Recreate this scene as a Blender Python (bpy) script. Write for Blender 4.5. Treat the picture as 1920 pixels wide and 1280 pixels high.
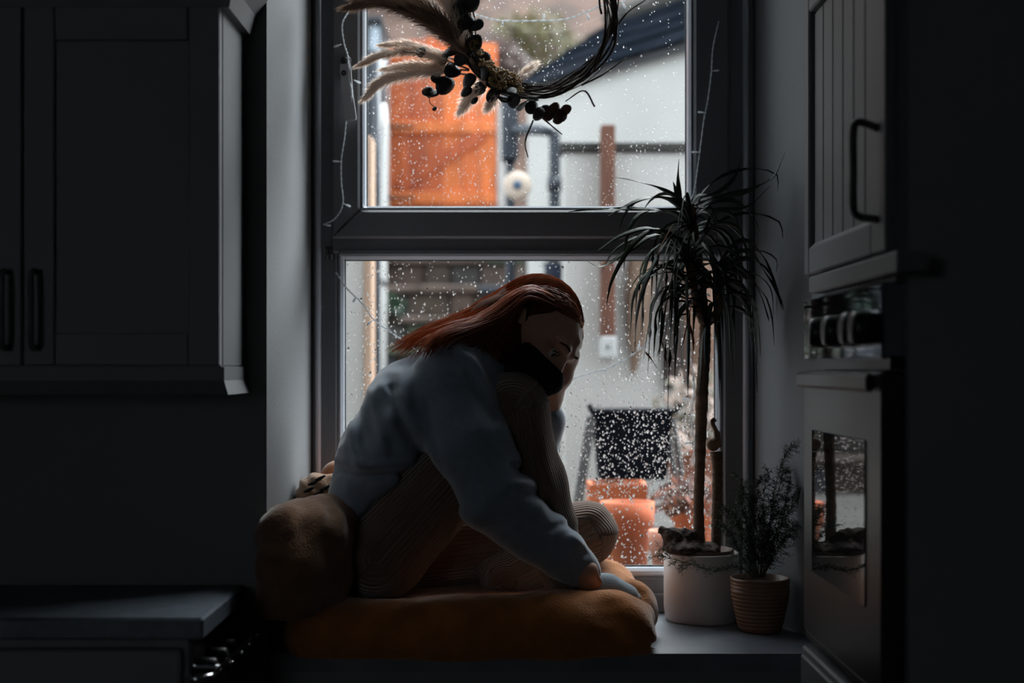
import bpy, math, random
import numpy as np
from mathutils import Vector, noise as mnoise
random.seed(7); rng = np.random.default_rng(7)
PI = math.pi
scene = bpy.context.scene
COL = scene.collection
for _o in list(bpy.data.objects): bpy.data.objects.remove(_o)

# ------------------------------------------------------------------ camera
EYE = 1.27
F = 50.0 / 36.0 * 1920.0
cam_d = bpy.data.cameras.new('camera'); cam = bpy.data.objects.new('camera', cam_d); COL.objects.link(cam)
cam.location = (0, 0, EYE); cam.rotation_euler = (PI/2, 0, 0)
cam_d.lens = 50; cam_d.sensor_width = 36; cam_d.shift_y = 50/1920; cam_d.clip_start = 0.02
cam_d.dof.use_dof = True; cam_d.dof.focus_distance = 2.68; cam_d.dof.aperture_fstop = 2.2
scene.camera = cam
# ------------------------------------------------------------------ sky, light, exposure
world = bpy.data.worlds.new('overcast_sky'); scene.world = world; world.use_nodes = True
bg = world.node_tree.nodes['Background']; bg.inputs[0].default_value = (0.86, 0.93, 1.0, 1); bg.inputs[1].default_value = 1.9
sun_d = bpy.data.lights.new('veiled_sun', 'SUN'); sun_d.energy = 10.0; sun_d.angle = math.radians(70); sun_d.color = (0.93, 0.97, 1.0)
sun = bpy.data.objects.new('veiled_sun', sun_d); COL.objects.link(sun)
sun.rotation_euler = Vector((-0.48, -0.46, -0.85)).to_track_quat('-Z', 'Y').to_euler()
scene.view_settings.view_transform = 'Standard'; scene.view_settings.look = 'None'
scene.view_settings.gamma = 1.0; scene.view_settings.use_curve_mapping = False
scene.view_settings.exposure = 0.75
scene.cycles.use_denoising = True
scene.cycles.max_bounces = 10; scene.cycles.transparent_max_bounces = 12
scene.cycles.sample_clamp_indirect = 4.0

# ------------------------------------------------------------------ helpers
def P(px, py, d):
    return Vector(((px-960)/F*d, d, EYE-(py-690)/F*d))
def X(px, d): return (px-960)/F*d
def Z(py, d): return EYE-(py-690)/F*d

MATS = {}
ALB = 1.0   # outdoor colours are darkened to offset the brightened sky light
def mat(name, col, rough=0.6, metal=0.0, var=0.0, scale=8.0, bump=0.0, bscale=60.0, col2=None, spec=0.5, sheen=0.0, stretch=(1,1,1), sss=0.0):
    if name in MATS: return MATS[name]
    col = tuple(c*ALB for c in col); col2 = tuple(c*ALB for c in col2) if col2 else None
    m = bpy.data.materials.new(name); m.use_nodes = True; nt = m.node_tree; b = nt.nodes['Principled BSDF']
    b.inputs['Roughness'].default_value = rough; b.inputs['Metallic'].default_value = metal
    b.inputs['Specular IOR Level'].default_value = spec
    if sheen: b.inputs['Sheen Weight'].default_value = sheen; b.inputs['Sheen Roughness'].default_value = 0.4
    b.inputs['Base Color'].default_value = (*col, 1)
    if var or bump or col2:
        tc = nt.nodes.new('ShaderNodeTexCoord'); mp = nt.nodes.new('ShaderNodeMapping'); mp.inputs['Scale'].default_value = stretch
        nt.links.new(tc.outputs['Object'], mp.inputs[0])
    if var or col2:
        n = nt.nodes.new('ShaderNodeTexNoise'); n.inputs['Scale'].default_value = scale; n.inputs['Detail'].default_value = 5
        r = nt.nodes.new('ShaderNodeValToRGB'); r.color_ramp.elements[0].position = 0.3; r.color_ramp.elements[1].position = 0.7
        c2 = col2 if col2 else tuple(min(1, c*(1+var)) for c in col); c1 = col if col2 else tuple(c*(1-var) for c in col)
        r.color_ramp.elements[0].color = (*c1, 1); r.color_ramp.elements[1].color = (*c2, 1)
        nt.links.new(mp.outputs[0], n.inputs['Vector']); nt.links.new(n.outputs[0], r.inputs[0]); nt.links.new(r.outputs[0], b.inputs['Base Color'])
    if bump:
        n2 = nt.nodes.new('ShaderNodeTexNoise'); n2.inputs['Scale'].default_value = bscale; n2.inputs['Detail'].default_value = 4
        bp = nt.nodes.new('ShaderNodeBump'); bp.inputs['Strength'].default_value = bump; bp.inputs['Distance'].default_value = 0.004
        nt.links.new(mp.outputs[0], n2.inputs['Vector']); nt.links.new(n2.outputs[0], bp.inputs['Height']); nt.links.new(bp.outputs[0], b.inputs['Normal'])
    MATS[name] = m; return m

def translucent(name, col, tcol, mix=0.5, rough=0.6, var=0.2, scale=30):
    if name in MATS: return MATS[name]
    m = mat(name, col, rough, var=var, scale=scale); nt = m.node_tree
    b = nt.nodes['Principled BSDF']; out = [n for n in nt.nodes if n.type == 'OUTPUT_MATERIAL'][0]
    t = nt.nodes.new('ShaderNodeBsdfTranslucent'); t.inputs[0].default_value = (*[c*ALB for c in tcol], 1)
    mx = nt.nodes.new('ShaderNodeMixShader'); mx.inputs[0].default_value = mix
    nt.links.new(b.outputs[0], mx.inputs[1]); nt.links.new(t.outputs[0], mx.inputs[2]); nt.links.new(mx.outputs[0], out.inputs[0])
    return m

ORG = {}
class MB:
    def __init__(s): s.v = []; s.f = []; s.fix = False
    def add(s, vs, fs):
        o = len(s.v); s.v += [tuple(v) for v in vs]; s.f += [tuple(i+o for i in f) for f in fs]; return s
    def box(s, x0, x1, y0, y1, z0, z1):
        vs = [(x,y,z) for z in (z0,z1) for y in (y0,y1) for x in (x0,x1)]
        return s.add(vs, [(0,2,3,1),(4,5,7,6),(0,1,5,4),(2,6,7,3),(0,4,6,2),(1,3,7,5)])
    def bbox(s, x0, x1, y0, y1, z0, z1, b=0.003):
        # box with chamfered edges (all twelve)
        xs, ys, zs = (x0,x1), (y0,y1), (z0,z1); vs = []; idx = {}
        for i in (0,1):
            for j in (0,1):
                for k in (0,1):
                    sx, sy, sz = (1-2*i), (1-2*j), (1-2*k)
                    for a in range(3):
                        p = [xs[i]+sx*b, ys[j]+sy*b, zs[k]+sz*b]; p[a] = (xs[i], ys[j], zs[k])[a]
                        idx[(i,j,k,a)] = len(vs); vs.append(tuple(p))
        fs = []
        for a in range(3):
            o = [q for q in range(3) if q != a]
            for e in (0,1):
                q = []
                for (u, w) in ((0,0),(1,0),(1,1),(0,1)):
                    c = [0,0,0]; c[a] = e; c[o[0]] = u; c[o[1]] = w; q.append(idx[(*c, a)])
                fs.append(tuple(q if (e == 1) == (a != 1) else q[::-1]))
        for a in range(3):
            o = [q for q in range(3) if q != a]
            for u in (0,1):
                for w in (0,1):
                    c0 = [0,0,0]; c1 = [0,0,0]; c1[a] = 1
                    c0[o[0]] = c1[o[0]] = u; c0[o[1]] = c1[o[1]] = w
                    fs.append((idx[(*c0,o[0])], idx[(*c1,o[0])], idx[(*c1,o[1])], idx[(*c0,o[1])]))
        s.fix = True
        for i in (0,1):
            for j in (0,1):
                for k in (0,1): fs.append((idx[(i,j,k,0)], idx[(i,j,k,1)], idx[(i,j,k,2)]))
        return s.add(vs, fs)
    def prism(s, poly, fn0, fn1):
        n = len(poly); vs = [fn0(*p) for p in poly]+[fn1(*p) for p in poly]
        fs = [tuple(range(n))[::-1], tuple(range(n, 2*n))]+[(i, (i+1) % n, n+(i+1) % n, n+i) for i in range(n)]
        return s.add(vs, fs)
    def tube(s, pts, rad, n=8, cap=True):
        pts = [Vector(p) for p in pts]; m = len(pts)
        rad = rad if isinstance(rad, (list, tuple)) else [rad]*m
        t0 = (pts[1]-pts[0]).normalized(); up = Vector((0,0,1)) if abs(t0.z) < .9 else Vector((1,0,0))
        nrm = t0.cross(up).normalized(); vs = []; fs = []
        for i, p in enumerate(pts):
            t = (pts[min(i+1,m-1)]-pts[max(i-1,0)])
            if t.length < 1e-9: t = t0
            t = t.normalized(); nrm = (nrm-t*nrm.dot(t))
            if nrm.length < 1e-6: nrm = t.orthogonal()
            nrm.normalize(); b = t.cross(nrm)
            for k in range(n):
                a = 2*PI*k/n; vs.append(p+(nrm*math.cos(a)+b*math.sin(a))*rad[i])
        for i in range(m-1):
            for k in range(n): fs.append((i*n+k, i*n+(k+1) % n, (i+1)*n+(k+1) % n, (i+1)*n+k))
        if cap: fs += [tuple(range(n))[::-1], tuple(range((m-1)*n, m*n))]
        return s.add(vs, fs)
    def lathe(s, prof, c, n=40, axis='z'):
        vs = []; fs = []; m = len(prof)
        for r, h in prof:
            for k in range(n):
                a = 2*PI*k/n; u, w = r*math.cos(a), r*math.sin(a)
                vs.append((c[0]+u, c[1]+w, c[2]+h) if axis == 'z' else ((c[0]+h, c[1]+u, c[2]+w) if axis == 'x' else (c[0]+u, c[1]+h, c[2]-w)))
        for i in range(m-1):
            for k in range(n): fs.append((i*n+k, i*n+(k+1) % n, (i+1)*n+(k+1) % n, (i+1)*n+k))
        if prof[0][0] > 1e-6: fs.append(tuple(range(n))[::-1])
        if prof[-1][0] > 1e-6: fs.append(tuple(range((m-1)*n, m*n)))
        return s.add(vs, fs)
    def ball(s, c, r, n=10, m=6):
        rx, ry, rz = r if isinstance(r, (tuple, list)) else (r, r, r)
        vs = [(c[0], c[1], c[2]-rz)]; fs = []
        for i in range(1, m):
            t = PI*i/m
            for k in range(n):
                a = 2*PI*k/n; vs.append((c[0]+rx*math.sin(t)*math.cos(a), c[1]+ry*math.sin(t)*math.sin(a), c[2]-rz*math.cos(t)))
        vs.append((c[0], c[1], c[2]+rz))
        for k in range(n): fs.append((0, 1+(k+1) % n, 1+k))
        for i in range(m-2):
            for k in range(n): fs.append((1+i*n+k, 1+i*n+(k+1) % n, 1+(i+1)*n+(k+1) % n, 1+(i+1)*n+k))
        L = 1+(m-2)*n
        for k in range(n): fs.append((L+k, L+(k+1) % n, len(vs)-1))
        return s.add(vs, fs)

def props(o, label=None, cat=None, group=None, kind=None):
    if label: o['label'] = label
    if cat: o['category'] = cat
    if group: o['group'] = group
    if kind: o['kind'] = kind
    return o
def empty(name, loc, label=None, cat=None, group=None, kind=None):
    o = bpy.data.objects.new(name, None); COL.objects.link(o); o.location = loc; o.empty_display_size = 0.05
    ORG[o] = Vector(loc); return props(o, label, cat, group, kind)
def build(name, mb, m, parent=None, smooth=False, label=None, cat=None, group=None, kind=None, base=None):
    if isinstance(mb, MB): v = np.array(mb.v, dtype=np.float64); f = mb.f
    else: v, f = np.asarray(mb[0], dtype=np.float64), mb[1]
    if parent is not None: org = np.array(ORG[parent])
    else: org = np.array(base) if base is not None else np.array([(v[:,0].min()+v[:,0].max())/2, (v[:,1].min()+v[:,1].max())/2, v[:,2].min()])
    me = bpy.data.meshes.new(name)
    me.from_pydata((v-org).tolist(), [], f if not isinstance(f, np.ndarray) else f.tolist())
    me.materials.append(m)
    if smooth: me.polygons.foreach_set('use_smooth', np.ones(len(me.polygons), dtype=bool))
    me.update()
    o = bpy.data.objects.new(name, me); COL.objects.link(o); ORG[o] = Vector(org)
    if parent is not None: o.parent = parent
    else: o.location = org
    if isinstance(mb, MB) and mb.fix: fixnormals(o)
    return props(o, label, cat, group, kind)
def fixnormals(o):
    import bmesh
    bm = bmesh.new(); bm.from_mesh(o.data); bmesh.ops.recalc_face_normals(bm, faces=bm.faces); bm.to_mesh(o.data); bm.free(); return o

def catmull(pts, n):
    pts = [Vector(p) for p in pts]; q = [pts[0]*2-pts[1]]+pts+[pts[-1]*2-pts[-2]]; out = []
    L = len(pts)-1
    for i in range(n):
        u = i/(n-1)*L; k = min(int(u), L-1); t = u-k; a, b, c, d = q[k:k+4]
        out.append(0.5*((2*b)+(c-a)*t+(2*a-5*b+4*c-d)*t*t+(3*b-a-3*c+d)*t**3))
    return out

# signed-distance modelling: smooth unions on a grid, meshed with surface nets
class SDF:
    def __init__(s, lo, hi, h):
        s.lo = np.array(lo, dtype=np.float32); s.h = h
        n = np.ceil((np.array(hi)-np.array(lo))/h).astype(int)+1
        s.ax = [s.lo[i]+h*np.arange(n[i], dtype=np.float32) for i in range(3)]
        s.d = np.full(tuple(n), 0.08, dtype=np.float32)
    def _sub(s, lo, hi):
        sl = []
        for i in range(3):
            a = int(np.clip((lo[i]-s.lo[i])/s.h, 0, len(s.ax[i]))); b = int(np.clip((hi[i]-s.lo[i])/s.h+2, 0, len(s.ax[i]))); sl.append(slice(a, b))
        g = (s.ax[0][sl[0]][:,None,None], s.ax[1][sl[1]][None,:,None], s.ax[2][sl[2]][None,None,:])
        return tuple(sl), g
    def _comb(s, sl, e, k, op):
        a = s.d[sl]
        if op == 'sub': a2, b2 = -a, e
        else: a2, b2 = a, e
        if k > 0:
            hh = np.maximum(k-np.abs(a2-b2), 0)/k; r = np.minimum(a2, b2)-hh*hh*k*0.25
        else: r = np.minimum(a2, b2)
        s.d[sl] = -r if op == 'sub' else r
    def cone(s, a, b, ra, rb, k=0.02, ys=1.0, op='add', m=0.06):
        a = np.array(a, dtype=np.float32); b = np.array(b, dtype=np.float32); R = max(ra, rb)+m
        ext = np.array([R, R*ys, R]); sl, (gx, gy, gz) = s._sub(np.minimum(a,b)-ext, np.maximum(a,b)+ext)
        ba = b-a; ba2 = ba.copy(); ba2[1] /= ys; L = float(ba2@ba2)+1e-9
        px, py, pz = gx-a[0], (gy-a[1])/ys, gz-a[2]
        t = np.clip((px*ba2[0]+py*ba2[1]+pz*ba2[2])/L, 0, 1)
        e = np.sqrt((px-t*ba2[0])**2+(py-t*ba2[1])**2+(pz-t*ba2[2])**2)-(ra+(rb-ra)*t)
        s._comb(sl, e, k, op); return s
    def chain(s, pts, rad, k=0.015, **kw):
        for i in range(len(pts)-1): s.cone(pts[i], pts[i+1], rad[i], rad[i+1], k, **kw)
        return s
    def ell(s, c, r, k=0.02, axes=None, op='add', m=0.06):
        c = np.array(c, dtype=np.float32); R = max(r)+m
        sl, (gx, gy, gz) = s._sub(c-R, c+R); p = (gx-c[0], gy-c[1], gz-c[2])
        if axes is None: q = p
        else: q = [p[0]*A[0]+p[1]*A[1]+p[2]*A[2] for A in axes]
        k0 = np.sqrt((q[0]/r[0])**2+(q[1]/r[1])**2+(q[2]/r[2])**2); k1 = np.sqrt((q[0]/r[0]**2)**2+(q[1]/r[1]**2)**2+(q[2]/r[2]**2)**2)+1e-6
        s._comb(sl, k0*(k0-1)/k1, k, op); return s
    def rbox(s, c, hf, r, k=0.02, op='add'):
        q = [np.abs(g-ci)-(h_-r) for g, ci, h_ in zip((s.ax[0][:,None,None], s.ax[1][None,:,None], s.ax[2][None,None,:]), c, hf)]
        e = np.sqrt(np.maximum(q[0],0)**2+np.maximum(q[1],0)**2+np.maximum(q[2],0)**2)+np.minimum(np.maximum(np.maximum(q[0],q[1]),q[2]),0)-r
        s._comb((slice(None),)*3, e.astype(np.float32), k, op); return s
    def cut(s, p, n, k=0.01):
        # remove the half space on the +n side of p
        n = np.array(Vector(n).normalized(), dtype=np.float32)
        e = (s.ax[0][:,None,None]-p[0])*n[0]+(s.ax[1][None,:,None]-p[1])*n[1]+(s.ax[2][None,None,:]-p[2])*n[2]
        s._comb((slice(None),)*3, -e+np.zeros_like(s.d), k, 'sub'); return s
    def warp(s, fn):
        g = np.broadcast_arrays(s.ax[0][:,None,None], s.ax[1][None,:,None], s.ax[2][None,None,:]); s.d += fn(*g).astype(np.float32); return s
    def mesh(s):
        f = s.d; sg = f < 0
        nx, ny, nz = f.shape; cs = np.zeros((nx-1, ny-1, nz-1), dtype=np.int8)
        for i in (0,1):
            for j in (0,1):
                for k in (0,1): cs += sg[i:nx-1+i, j:ny-1+j, k:nz-1+k]
        act = (cs > 0) & (cs < 8); ci = np.argwhere(act); idx = np.full(act.shape, -1, dtype=np.int64); idx[act] = np.arange(len(ci))
        pos = np.zeros((len(ci), 3)); cnt = np.zeros(len(ci))
        corners = [(i,j,k) for i in (0,1) for j in (0,1) for k in (0,1)]
        for a in corners:
            for ax in range(3):
                if a[ax] == 1: continue
                b = list(a); b[ax] = 1
                fa = f[ci[:,0]+a[0], ci[:,1]+a[1], ci[:,2]+a[2]]; fb = f[ci[:,0]+b[0], ci[:,1]+b[1], ci[:,2]+b[2]]
                cr = (fa < 0) != (fb < 0); t = np.where(cr, fa/np.where(cr, fa-fb, 1), 0)
                p = np.array(a, dtype=float)[None,:]+np.zeros((len(ci),3)); p[:,ax] += t
                pos += p*cr[:,None]; cnt += cr
        v = (pos/cnt[:,None]+ci)*s.h+s.lo[None,:]
        quads = []
        for ax in range(3):
            o = [q for q in range(3) if q != ax]; u, w = o
            sA = [slice(None)]*3; sB = [slice(None)]*3; sA[ax] = slice(0, f.shape[ax]-1); sB[ax] = slice(1, None)
            for q in o: sA[q] = slice(1, f.shape[q]-1); sB[q] = slice(1, f.shape[q]-1)
            a = sg[tuple(sA)]; b = sg[tuple(sB)]; e = np.argwhere(a != b); fl = a[tuple(e.T)]
            base = e.copy(); base[:,u] += 1; base[:,w] += 1
            def cell(du, dw):
                c = base.copy(); c[:,u] += du; c[:,w] += dw; return idx[tuple(c.T)]
            q = np.stack([cell(-1,-1), cell(0,-1), cell(0,0), cell(-1,0)], axis=1)
            rev = fl if ax != 1 else ~fl
            q[~rev] = q[~rev][:, ::-1]; quads.append(q)
        return v, np.concatenate(quads)

def wob(x, y, z, s, seed=0):
    r = np.random.default_rng(seed); out = 0
    for i in range(5):
        k = r.normal(size=3)*s; out = out+np.sin(k[0]*x+k[1]*y+k[2]*z+r.uniform(0, 6.28))
    return out/5

# ------------------------------------------------------------------ materials
M_white = mat('white_render', (.44,.43,.41), .9, var=.05, scale=3, bump=.3, bscale=40)
M_grey_render = mat('pale_grey_render', (.46,.447,.43), .9, var=.06, scale=3, bump=.3, bscale=40)
M_plaster = mat("plaster", (.175,.18,.188), .85, var=.03, scale=2, bump=.15, bscale=120)
M_wallroom = mat('room_wall_paint', (.21,.21,.215), .85, var=.05, scale=3, bump=.1, bscale=90)
M_ceiling = mat('ceiling_paint', (.16,.16,.165), .9, var=.03, scale=3)
M_floor = mat("dark_floor_boards", (.03,.026,.022), .5, var=.2, scale=6, stretch=(1,6,1))
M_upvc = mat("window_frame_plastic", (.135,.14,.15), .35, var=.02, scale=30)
M_beadlit = mat('glazing_bead', (.52,.56,.62), .22, var=.02, scale=30)  # pale copy of the frame plastic; edge highlights are put into the colour
M_gasket = mat('black_gasket', (.012,.012,.013), .6, var=.1)
M_sill = mat('grey_stone_sill', (.15,.168,.195), .42, var=.18, scale=14, bump=.15, bscale=60)
M_cab = mat("sage_grey_cabinet_paint", (.125,.128,.132), .5, var=.04, scale=6, bump=.05, bscale=150)
M_cabshade = mat('shade_side_cabinet_paint', (.21,.216,.225), .6, var=.05, scale=6)  # separate copy for room-facing sides, raised to lift their shade
M_worktop = mat('slate_worktop', (.11,.13,.155), .38, var=.25, scale=40, bump=.1, bscale=120)
M_black = mat('black_metal', (.012,.012,.013), .4, metal=.0, var=.1)
M_chrome = mat('chrome', (.85,.87,.9), .08, metal=1.0)
M_steel = mat("brushed_steel", (.10,.10,.104), .38, metal=1.0, var=.05, scale=60, stretch=(1,.05,8))
M_mirror = mat('polished_steel', (.62,.66,.72), .06, metal=1.0)
M_glassblk = mat('black_oven_glass', (.02,.02,.022), .03, spec=1.0)
M_knob = mat('black_knob_plastic', (.015,.015,.016), .35)

def pane_mat():
    m = bpy.data.materials.new('window_glass'); m.use_nodes = True; nt = m.node_tree; nt.nodes.clear()
    o = nt.nodes.new('ShaderNodeOutputMaterial'); t = nt.nodes.new('ShaderNodeBsdfTransparent'); g = nt.nodes.new('ShaderNodeBsdfGlossy')
    g.inputs['Roughness'].default_value = 0.0; t.inputs[0].default_value = (.97,.985,.98,1)
    lw = nt.nodes.new('ShaderNodeLayerWeight'); lw.inputs[0].default_value = .5; pw = nt.nodes.new('ShaderNodeMath'); pw.operation = 'POWER'; pw.inputs[1].default_value = 5
    fr = nt.nodes.new('ShaderNodeMath'); fr.operation = 'MULTIPLY_ADD'; fr.inputs[1].default_value = .95; fr.inputs[2].default_value = .025
    nt.links.new(lw.outputs['Facing'], pw.inputs[0]); nt.links.new(pw.outputs[0], fr.inputs[0]); mx = nt.nodes.new('ShaderNodeMixShader')
    nt.links.new(fr.outputs[0], mx.inputs[0]); nt.links.new(t.outputs[0], mx.inputs[1]); nt.links.new(g.outputs[0], mx.inputs[2]); nt.links.new(mx.outputs[0], o.inputs[0])
    return m
M_pane = pane_mat()
def water_mat():
    m = bpy.data.materials.new('rain_water'); m.use_nodes = True; nt = m.node_tree; nt.nodes.clear()
    o = nt.nodes.new('ShaderNodeOutputMaterial'); g = nt.nodes.new('ShaderNodeBsdfGlass'); g.inputs['IOR'].default_value = 1.33; g.inputs['Roughness'].default_value = 0.0
    nt.links.new(g.outputs[0], o.inputs[0]); return m
M_water = water_mat()

# ------------------------------------------------------------------ room shell
YW = 2.50      # room face of the window wall
YF = 2.95      # room face of the window frame
RL0, RL1 = X(500, YW), X(583, YF)      # left reveal: at the room, at the window
RR0, RR1 = 0.60, X(1416, YF)           # right reveal
SILL = EYE-0.507
H0 = 2.75
def struct(name, mb, m, **k): return fixnormals(build(name, mb, m, kind='structure', **k))
struct('floor', MB().box(-2.4, 1.3, -2.4, 2.6, -.05, 0), M_floor)
struct('ceiling', MB().box(-2.4, 1.3, -2.4, 3.1, 2.95, 3.0), M_ceiling)
struct('wall_left', MB().box(-2.5, -2.4, -2.4, 3.1, 0, 2.95), M_wallroom)
struct('wall_right', MB().box(1.3, 1.4, -2.4, 3.1, 0, 2.95), M_wallroom)
# rear wall with an unseen window added behind the viewer for dim fill light
RW = (-2.28, -1.36, 1.05, 1.92)
struct('wall_rear', MB().box(-2.5, RW[0], -2.5, -2.4, 0, 2.95).box(RW[1], 1.4, -2.5, -2.4, 0, 2.95).box(RW[0], RW[1], -2.5, -2.4, 0, RW[2]).box(RW[0], RW[1], -2.5, -2.4, RW[3], 2.95), M_wallroom)
w2 = empty('fill_window', (-1.875, -2.45, RW[2]), kind='structure')
for q in ((RW[0],RW[0]+.06,RW[2],RW[3]),(RW[1]-.06,RW[1],RW[2],RW[3]),(RW[0]+.06,RW[1]-.06,RW[2],RW[2]+.06),(RW[0]+.06,RW[1]-.06,RW[3]-.06,RW[3]),(-1.90,-1.86,RW[2]+.06,RW[3]-.06)):
    build('frame_rail', MB().bbox(q[0],q[1],-2.48,-2.42,q[2],q[3],.004), M_upvc, w2)
for a_, b_ in ((RW[0]+.06,-1.90),(-1.86,RW[1]-.06)): build('pane', MB().box(a_, b_, -2.452, -2.448, RW[2]+.06, RW[3]-.06), M_pane, w2)
def extr(poly, z0, z1): return MB().prism(poly, lambda x, y: (x,y,z0), lambda x, y: (x,y,z1))
struct('wall_window_left', extr([(-2.4,YW+.004),(RL0-.004,YW+.004),(RL1-.004,YF),(RL1-.004,3.1),(-2.4,3.1)], 0, 2.95), M_wallroom)
struct('wall_window_right', extr([(RR0+.004,YW+.004),(1.3,YW+.004),(1.3,3.1),(RR1+.004,3.1),(RR1+.004,YF)], 0, 2.95), M_wallroom)
struct('trim_1', extr([(RL0-.004,YW),(RL0,YW),(RL1,YF),(RL1,3.05),(RL1-.004,3.05),(RL1-.004,YF),(RL0-.004,YW+.004)], SILL, H0), M_plaster)
struct('trim_2', extr([(RR0,YW),(RR0+.004,YW),(RR0+.004,YW+.004),(RR1+.004,YF),(RR1+.004,3.05),(RR1,3.05),(RR1,YF)], SILL, H0), M_plaster)
struct('wall_window_head', MB().box(RL0-.004, RR0+.004, YW+.004, 3.1, H0, 2.95), M_plaster)
struct('wall_window_apron', MB().box(RL0-.004, RR0+.004, YW+.06, 3.1, 0, SILL-.032), M_cabshade)
struct('window_sill', extr([(RL0,YW+.027),(RR0,YW+.027),(RR1,YF),(RR1,3.02),(RL1,3.02),(RL1,YF)], SILL-.032, SILL), M_sill)

# ------------------------------------------------------------------ window
win = empty('window_1', ((RL1+RR1)/2, YF, SILL), kind='structure')
def mitred(parent, x0, x1, z0, z1, w, y0, y1, m, names, gap=.0004, chamf=.004):
    # four mitred members, front edges chamfered
    wl, wr, wb, wt = w
    def mem(name, q):
        c = [sum(p[0] for p in q)/4, sum(p[1] for p in q)/4]
        qq = [(p[0]+(c[0]-p[0])*.002, p[1]+(c[1]-p[1])*.002) for p in q]
        L = [math.hypot(p[0]-c[0], p[1]-c[1]) for p in qq]
        ins = [(p[0]+math.copysign(chamf, c[0]-p[0]), p[1]+math.copysign(chamf, c[1]-p[1])) for p in qq]
        n = 4; vs = [(p[0], y1, p[1]) for p in qq]+[(p[0], y0+chamf, p[1]) for p in qq]+[(p[0], y0, p[1]) for p in ins]
        fs = [(0,1,2,3),(8,9,10,11)]+[(i,(i+1)%4,4+(i+1)%4,4+i) for i in range(4)]+[(4+i,4+(i+1)%4,8+(i+1)%4,8+i) for i in range(4)]
        return fixnormals(build(name, MB().add(vs, fs), m, parent))
    mem(names[0], [(x0,z0),(x0+wl,z0+wb),(x0+wl,z1-wt),(x0,z1)])
    mem(names[0], [(x1,z0),(x1,z1),(x1-wr,z1-wt),(x1-wr,z0+wb)])
    mem(names[1], [(x0,z0),(x1,z0),(x1-wr,z0+wb),(x0+wl,z0+wb)])
    mem(names[1], [(x0,z1),(x0+wl,z1-wt),(x1-wr,z1-wt),(x1,z1)])
d = YF
fx0, fx1 = RL1, RR1; zt, zb = H0, SILL
mitred(win, fx0, fx1, zb, zt, (X(632,d)-fx0, fx1-X(1357,d), Z(1082,d)-zb, .05), YF+.004, 3.04, M_upvc, ('frame_jamb','frame_rail'))
# slim pale strips painting the light line on the jamb edges and a step moulding on the bottom rail
for a, b in ((590,602),(1394,1404)):
    build('edge_light_strip', MB().tube([(X((a+b)/2,d), YF+.003, zb+.001),(X((a+b)/2,d), YF+.003, zt-.001)], .0066, 10), M_beadlit, win, True)
build('frame_step', MB().bbox(X(634,d), X(1355,d), YF-.006, YF+.006, zb, Z(1112,d), .002), M_upvc, win)
# transom
build('transom', MB().bbox(X(620,d), X(1366,d), YF-.002, 3.04, Z(474,d), Z(441,d), .004), M_upvc, win)
build('transom_lip', MB().bbox(X(636,d), X(1352,d), YF-.008, YF+.004, Z(478,d), Z(468,d), .002), M_upvc, win)
# lower light bead + pane
mitred(win, X(632,d), X(1357,d), Z(1083,d), Z(473,d), (X(643,d)-X(632,d), X(1357,d)-X(1345,d), Z(1066,d)-Z(1083,d), Z(473,d)-Z(485,d)), YF+.008, 2.985, M_beadlit, ('glazing_bead','glazing_bead'), chamf=.006)
YG = 2.992
def gasket(x0, x1, z0, z1):
    w = .003
    for q in ((x0-w,x0+w,z0,z1),(x1-w,x1+w,z0,z1),(x0,x1,z0-w,z0+w),(x0,x1,z1-w,z1+w)):
        build('gasket', MB().box(q[0],q[1],2.983,2.99,q[2],q[3]), M_gasket, win)
gasket(X(642,d), X(1346,d), Z(1066,d), Z(484,d))
build('lower_pane', MB().box(X(634,d), X(1355,d), YG-.002, YG+.002, Z(1080,d), Z(476,d)), M_pane, win, label='rain-spotted lower window pane')
# opening upper sash
ds = 2.935
sx0, sx1, sz0, sz1 = X(621,ds), X(1368,ds), Z(447,ds), H0-.03
mitred(win, sx0, sx1, sz0, sz1, (X(675,ds)-sx0, sx1-X(1301,ds), Z(393,ds)-sz0, .06), ds, 3.0, M_upvc, ('sash_stile','sash_rail'), chamf=.005)
mitred(win, X(674,ds), X(1302,ds), Z(394,ds), sz1-.058, (X(683,ds)-X(674,ds), X(1302,ds)-X(1292,ds), Z(385,ds)-Z(394,ds), .01), ds+.008, 2.985, M_beadlit, ('glazing_bead','glazing_bead'), chamf=.006)
gasket(X(682,ds), X(1293,ds), Z(385.5,ds), sz1-.07)
build('upper_pane', MB().box(X(676,ds), X(1300,ds), YG-.002, YG+.002, Z(392,ds), sz1-.06), M_pane, win, label='rain-spotted upper window pane')
# casement handle, canted
hb = empty_dummy = None
hp = P(649,118,ds)
M_handle = mat('pale_handle_metal', (.5,.5,.52), .3, metal=.6)
hplate = build('handle', MB().bbox(hp.x-.011, hp.x+.011, ds-.012, ds+.001, Z(150,ds), Z(108,ds), .003), M_upvc, win, label='pale lever handle of the upper sash')
lv = [P(648,128,ds-.026), P(652,175,ds-.028), P(657,222,ds-.026)]
m_ = MB(); a, b = lv[0], lv[-1]
ax = (b-a).normalized(); sd = Vector((ax.z,0,-ax.x)); 
vs = []
for t, w in ((a-ax*.008,.0095),(a,.011),(lv[1],.0105),(b,.0125),(b+ax*.004,.0105)):
    for sx_, sy_ in ((-1,-1),(1,-1),(1,1),(-1,1)): vs.append(Vector(t)+sd*w*sx_+Vector((0,.006*sy_,0)))
fs = [(0,1,2,3),(16,17,18,19)]+[(i*4+k,i*4+(k+1)%4,(i+1)*4+(k+1)%4,(i+1)*4+k) for i in range(4) for k in range(4)]
fixnormals(build('lever', m_.add(vs, fs), M_handle, hplate))
build('neck', MB().lathe([(.008,-.028),(.008,0)], (hp.x, ds, hp.z), 14, 'y'), M_black, hplate, True)
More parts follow.
